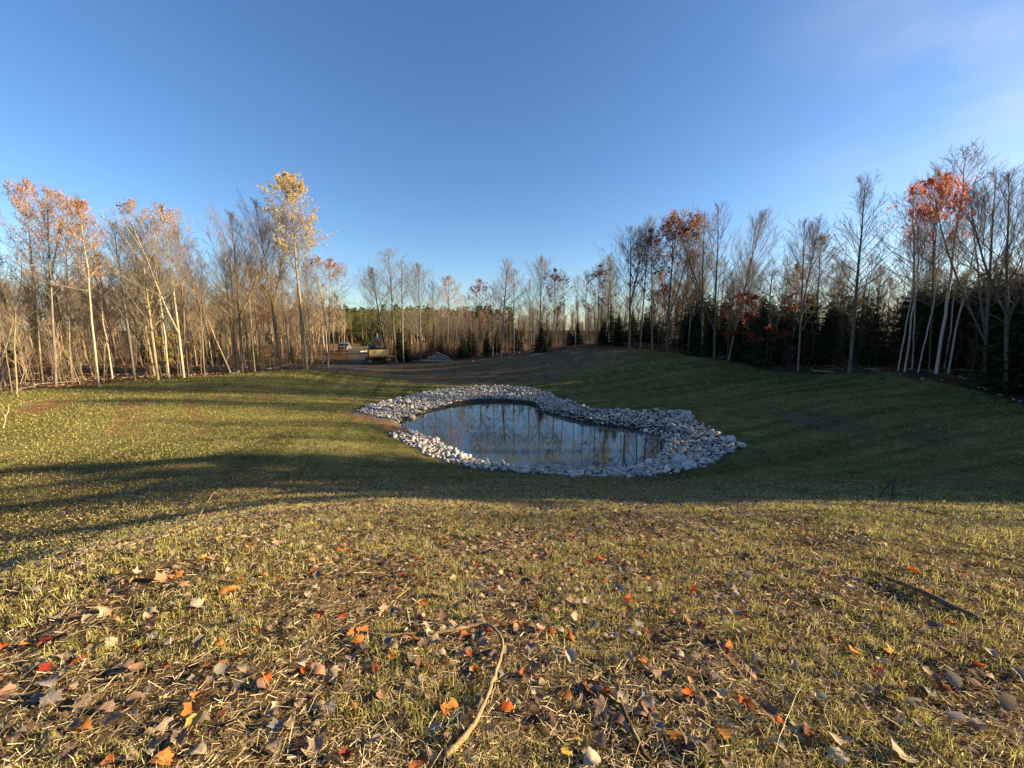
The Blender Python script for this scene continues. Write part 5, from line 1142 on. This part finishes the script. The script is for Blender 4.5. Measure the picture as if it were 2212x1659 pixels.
def fallen(px, py, colk, shape, size, extra='', P=None, tilt=.3):
    size *= .86
    p = ground(px, py) if P is None else P; me = random.choice(LEAF_ME[shape]); o = obj('fallen_leaf', me); o.location = (p[0], p[1], p[2]+random.uniform(.012, .030)+size*.06); o.scale = (size, size*random.uniform(.85, 1.1), size)
    o.rotation_euler = (random.gauss(0, tilt)+(math.pi if random.random() < .3 else 0), random.gauss(0, tilt), random.uniform(0, 6.28)); c = LC[colk]; v = random.uniform(.62, 1.0); o.color = (c[0]*v, c[1]*v, c[2]*v, 1)
    sz = 'big ' if size > .105 else 'small ' if size < .07 else ''
    tag(o, f"{extra}{sz}{colk} {'lobed maple' if shape == 'maple' else 'oval'} leaf {place_of(px, py)}".replace(', right of the middle', ' right of centre').replace(', left of the middle', ' left of centre').replace(', further up the slope', ' further up'), 'leaf', 'fallen leaves on the near slope')
H7 = [(860,870,'orange',0,.085),(845,970,'yellow',0,.10),(1535,915,'orange',1,.085),(1655,868,'peach',1,.085),(1720,840,'mauve brown',0,.085),(2055,760,'bright orange red',0,.095),(2025,825,'rust',1,.07),(1300,725,'cream',0,.09),
 (1375,760,'peach',0,.09),(1435,760,'pale tan',1,.09),(1115,690,'mauve brown',0,.10),(585,755,'peach',0,.085),(290,685,'pale tan',0,.08),(190,745,'crimson',1,.11),(30,855,'peach',0,.11),(215,805,'grey',0,.12),(180,865,'grey',0,.12),
 (600,335,'cream',1,.14),(555,365,'pale tan',0,.12),(710,350,'peach',1,.14),(765,335,'orange',1,.11),(870,265,'yellow',1,.12),(1005,405,'orange',0,.11),(1100,400,'orange',0,.09),(750,485,'yellow',0,.08),(650,520,'peach',0,.11),(470,490,'pale tan',1,.12),
 (1160,480,'peach',0,.08),(1205,190,'peach',1,.14),(1780,560,'crimson',1,.10),(1745,600,'peach',1,.12),(1800,620,'rust',0,.10),(1860,590,'cream',0,.10),(1680,635,'grey',0,.11),(1830,640,'mauve brown',0,.11),(1780,690,'grey',0,.10),(1700,690,'orange',1,.07),
 (1920,930,'orange',1,.075),(1350,1095,'pale tan',0,.10),(1505,1120,'crimson',1,.085),(1625,1060,'cream',0,.07),(2110,1005,'pale tan',0,.085),(2030,1130,'cream',0,.085),(700,1140,'orange',0,.11),(480,1145,'rust',0,.08),(2010,600,'rust',0,.10),(1960,650,'mauve brown',0,.08),
 (660,590,'grey',0,.11),(960,760,'grey',0,.09),(1240,550,'mauve brown',0,.10),(1020,535,'grey',0,.13),(490,415,'peach',0,.10),(840,470,'cream',1,.14),(1960,550,'pale tan',1,.10),(330,1000,'pale tan',0,.08)]
H8 = [(330,460,'cream',0,.11),(300,445,'orange',0,.05),(135,520,'pale tan',0,.12),(130,575,'peach',0,.11),(248,690,'cream',0,.10),(400,918,'mauve brown',1,.12),(490,910,'peach',0,.075),(395,855,'bright orange red',1,.09),(310,830,'dark brown',0,.10),(345,830,'rust',0,.10),(180,955,'dark brown',0,.09),
 (235,1115,'yellow',0,.09),(310,1090,'yellow',1,.07),(385,1070,'pale tan',1,.085),(650,750,'orange',0,.09),(755,860,'bright orange red',0,.075),(1005,890,'bright orange red',1,.085),(1165,970,'bright orange red',0,.065),(1270,1015,'rust',1,.075),(1185,890,'mauve brown',0,.115),(1335,880,'cream',0,.07),
 (1595,720,'cream',0,.075),(1465,390,'cream',0,.10),(1730,890,'cream',0,.09),(1810,785,'pale tan',0,.11),(1900,800,'cream',0,.11),(1785,835,'grey',0,.11),(1860,840,'rust',1,.10),(1920,965,'cream',0,.10),(2010,1000,'dark brown',0,.09),(2140,910,'pale tan',0,.11),(2190,770,'cream',0,.11),(2065,680,'cream',0,.11),
 (1680,1120,'cream',0,.12),(1400,1055,'pale tan',0,.12),(1415,1125,'cream',0,.11),(1340,670,'pale tan',0,.10),(820,560,'bright orange red',1,.08),(750,530,'orange',1,.09),(690,490,'rust',1,.08),(960,500,'grey',0,.13),(990,505,'rust',1,.12),(1790,405,'bright orange red',1,.12),(1790,455,'orange',1,.10),
 (1820,570,'mauve brown',0,.12),(350,1150,'cream',0,.10),(940,385,'pale tan',0,.13),(970,405,'cream',0,.10),(290,375,'pale tan',0,.12),(235,392,'grey',0,.11),(460,400,'grey',0,.12),(118,345,'bright orange red',1,.10),(245,610,'rust',1,.10),(60,545,'bright orange red',1,.09),(20,545,'bright orange red',1,.08),(385,268,'bright orange red',0,.10),
 (345,560,'grey',0,.11),(410,620,'mauve brown',0,.10),(560,900,'rust',0,.06),(570,720,'rust',1,.07),(620,625,'dark brown',0,.13),(1740,320,'bright orange red',1,.11),(1905,545,'bright orange red',1,.08),(435,715,'pale tan',0,.09),(1015,340,'pale tan',0,.14),(2010,430,'pale tan',0,.13),(1320,240,'cream',0,.15),(1600,190,'rust',1,.13),(1540,830,'cream',0,.05),(90,745,'mauve brown',0,.12),(50,770,'rust',0,.09)]
for u, v, c, s_, z in H7: fallen(u*.23147, 500+v*.23147, c, ('ovate', 'maple')[s_], z)
for u, v, c, s_, z in H8: fallen(512+u*.23147, 500+v*.23147, c, ('ovate', 'maple')[s_], z)
WL = [('cream', 4), ('pale tan', 10), ('grey', 5), ('mauve brown', 9), ('dark brown', 9), ('rust', 4), ('orange', .8), ('bright orange red', .8), ('crimson', .8), ('peach', 3.5), ('yellow', .5)]
names_ = [a for a, _ in WL]; wts = [b for _, b in WL]
nh = 300-len(H7)-len(H8); X, Y, r_ = sample_polar(nh*2, 1.1, 6.5, lambda r: 1/(1+(r/2.5)**2), 54); qx, qy, _ = project(np.stack([X, Y, height(X, Y)], 1)); ok = (qx > -10) & (qx < 1034) & (qy < 775)
X, Y, qx, qy = X[ok][:nh], Y[ok][:nh], qx[ok][:nh], qy[ok][:nh]
for x, y, a_, b_ in zip(X, Y, qx, qy): fallen(a_, b_, random.choices(names_, wts)[0], random.choice(['ovate', 'ovate', 'maple']), random.uniform(.055, .115), P=np.array([x, y, hz(x, y)]))
# the many smaller-looking ones further off, joined
X, Y, r_ = sample_polar(11000, 1.6, 42, lambda r: 1/(1+(r/5)**2.0), 57); dn = fbm(X/2.5, Y/2.5, 88, 3); _, _, fd = zone_cols(X, Y); dw = poly_sd(OUTER, X, Y)
ok = (rng.random(len(X)) < sstep(.25, .65, dn)*1.2+.1) & (dw > .1); X, Y, r_ = X[ok], Y[ok], r_[ok]; n_ = len(X)
A = Acc(); protos = LEAF['ovate'][:4]+LEAF['maple'][:2]
lc = np.array([LC[k] for k in names_]); far_w = np.array(wts); pr = far_w/far_w.sum(); ci = rng.choice(len(names_), n_, p=pr); C = lc[ci]*rng.uniform(.75, 1.15, (n_, 1))
S = rng.uniform(.035, .085, n_); C = C*.72; a = rng.uniform(0, 6.28, n_); t1 = rng.normal(0, .35, n_)
for k, (V, F, T) in enumerate(protos):
    sel = np.arange(n_) % len(protos) == k; m = sel.sum(); v = V[None]*S[sel][:, None, None]; ca, sa, cb, sb = (f(x[sel])[:, None] for f, x in ((np.cos, a), (np.sin, a), (np.cos, t1), (np.sin, t1)))
    x, y, z = v[..., 0], v[..., 1], v[..., 2]; x, z = x*cb+z*sb, -x*sb+z*cb; x, y = x*ca-y*sa, x*sa+y*ca
    W = np.stack([x+X[sel][:, None], y+Y[sel][:, None], z+(height(X[sel], Y[sel])+.025)[:, None]], -1); off = (np.arange(m)*len(V))[:, None, None]; k0 = A.n
    FT = (T[None]+off).reshape(-1, 3)
    A.add(W.reshape(-1, 3), FT, 0, np.repeat(C[sel], len(V), 0))
    if len(F): A.F.setdefault((4, 0), []).append((F[None]+off).reshape(-1, 4)+k0)
tag(obj('fallen_leaves', A.mesh('fallen_leaves', [M_LITTER])), 'scattered autumn leaves over the slope and lawn', kind='stuff')
# leaf litter on the forest floor
n_ = 26000; P = []
wp = wood_points(n_, random.Random(9)); X, Y = wp[:, 0], wp[:, 1]; fd = poly_sd(FIELD, X, Y); ok = fd > -.3; X, Y = X[ok], Y[ok]; n_ = len(X); Z = height(X, Y)+.02
a = rng.uniform(0, 6.28, n_); s_ = rng.uniform(.06, .16, n_)[:, None]; d = np.stack([np.cos(a), np.sin(a), rng.normal(0, .4, n_)], 1)*s_; w = np.stack([-np.sin(a), np.cos(a), rng.normal(0, .5, n_)], 1)*s_*.6
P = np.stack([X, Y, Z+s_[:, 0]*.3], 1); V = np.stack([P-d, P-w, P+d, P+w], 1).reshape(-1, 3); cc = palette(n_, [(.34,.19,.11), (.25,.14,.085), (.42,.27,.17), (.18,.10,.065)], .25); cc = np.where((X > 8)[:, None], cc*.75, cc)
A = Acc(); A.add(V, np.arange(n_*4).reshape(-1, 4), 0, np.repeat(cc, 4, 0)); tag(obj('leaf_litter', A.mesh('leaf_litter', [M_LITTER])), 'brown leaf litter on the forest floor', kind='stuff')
# small dead branches lying on the forest floor
n_ = 700; wp = wood_points(n_, random.Random(12)); X, Y = wp[:, 0], wp[:, 1]; Z = height(X, Y)+.05; a = rng.uniform(0, 6.28, n_); L = rng.uniform(.5, 2.2, n_); d = np.stack([np.cos(a), np.sin(a), rng.normal(0, .08, n_)], 1)*L[:, None]
P = np.stack([X, Y, Z], 1); V, F = tubes(np.stack([P-d, P+rng.normal(0, .06, P.shape), P+d], 1), np.tile([.035, .03, .015], (n_, 1)), 3); A = Acc(); A.add(V, F, 0, np.repeat(palette(n_, [(.30, .24, .17), (.2, .15, .11), (.38, .31, .23)]), 9, 0))
tag(obj('deadwood', A.mesh('deadwood', [M_STUFFWOOD])), 'dead sticks strewn over the forest floor', kind='stuff')
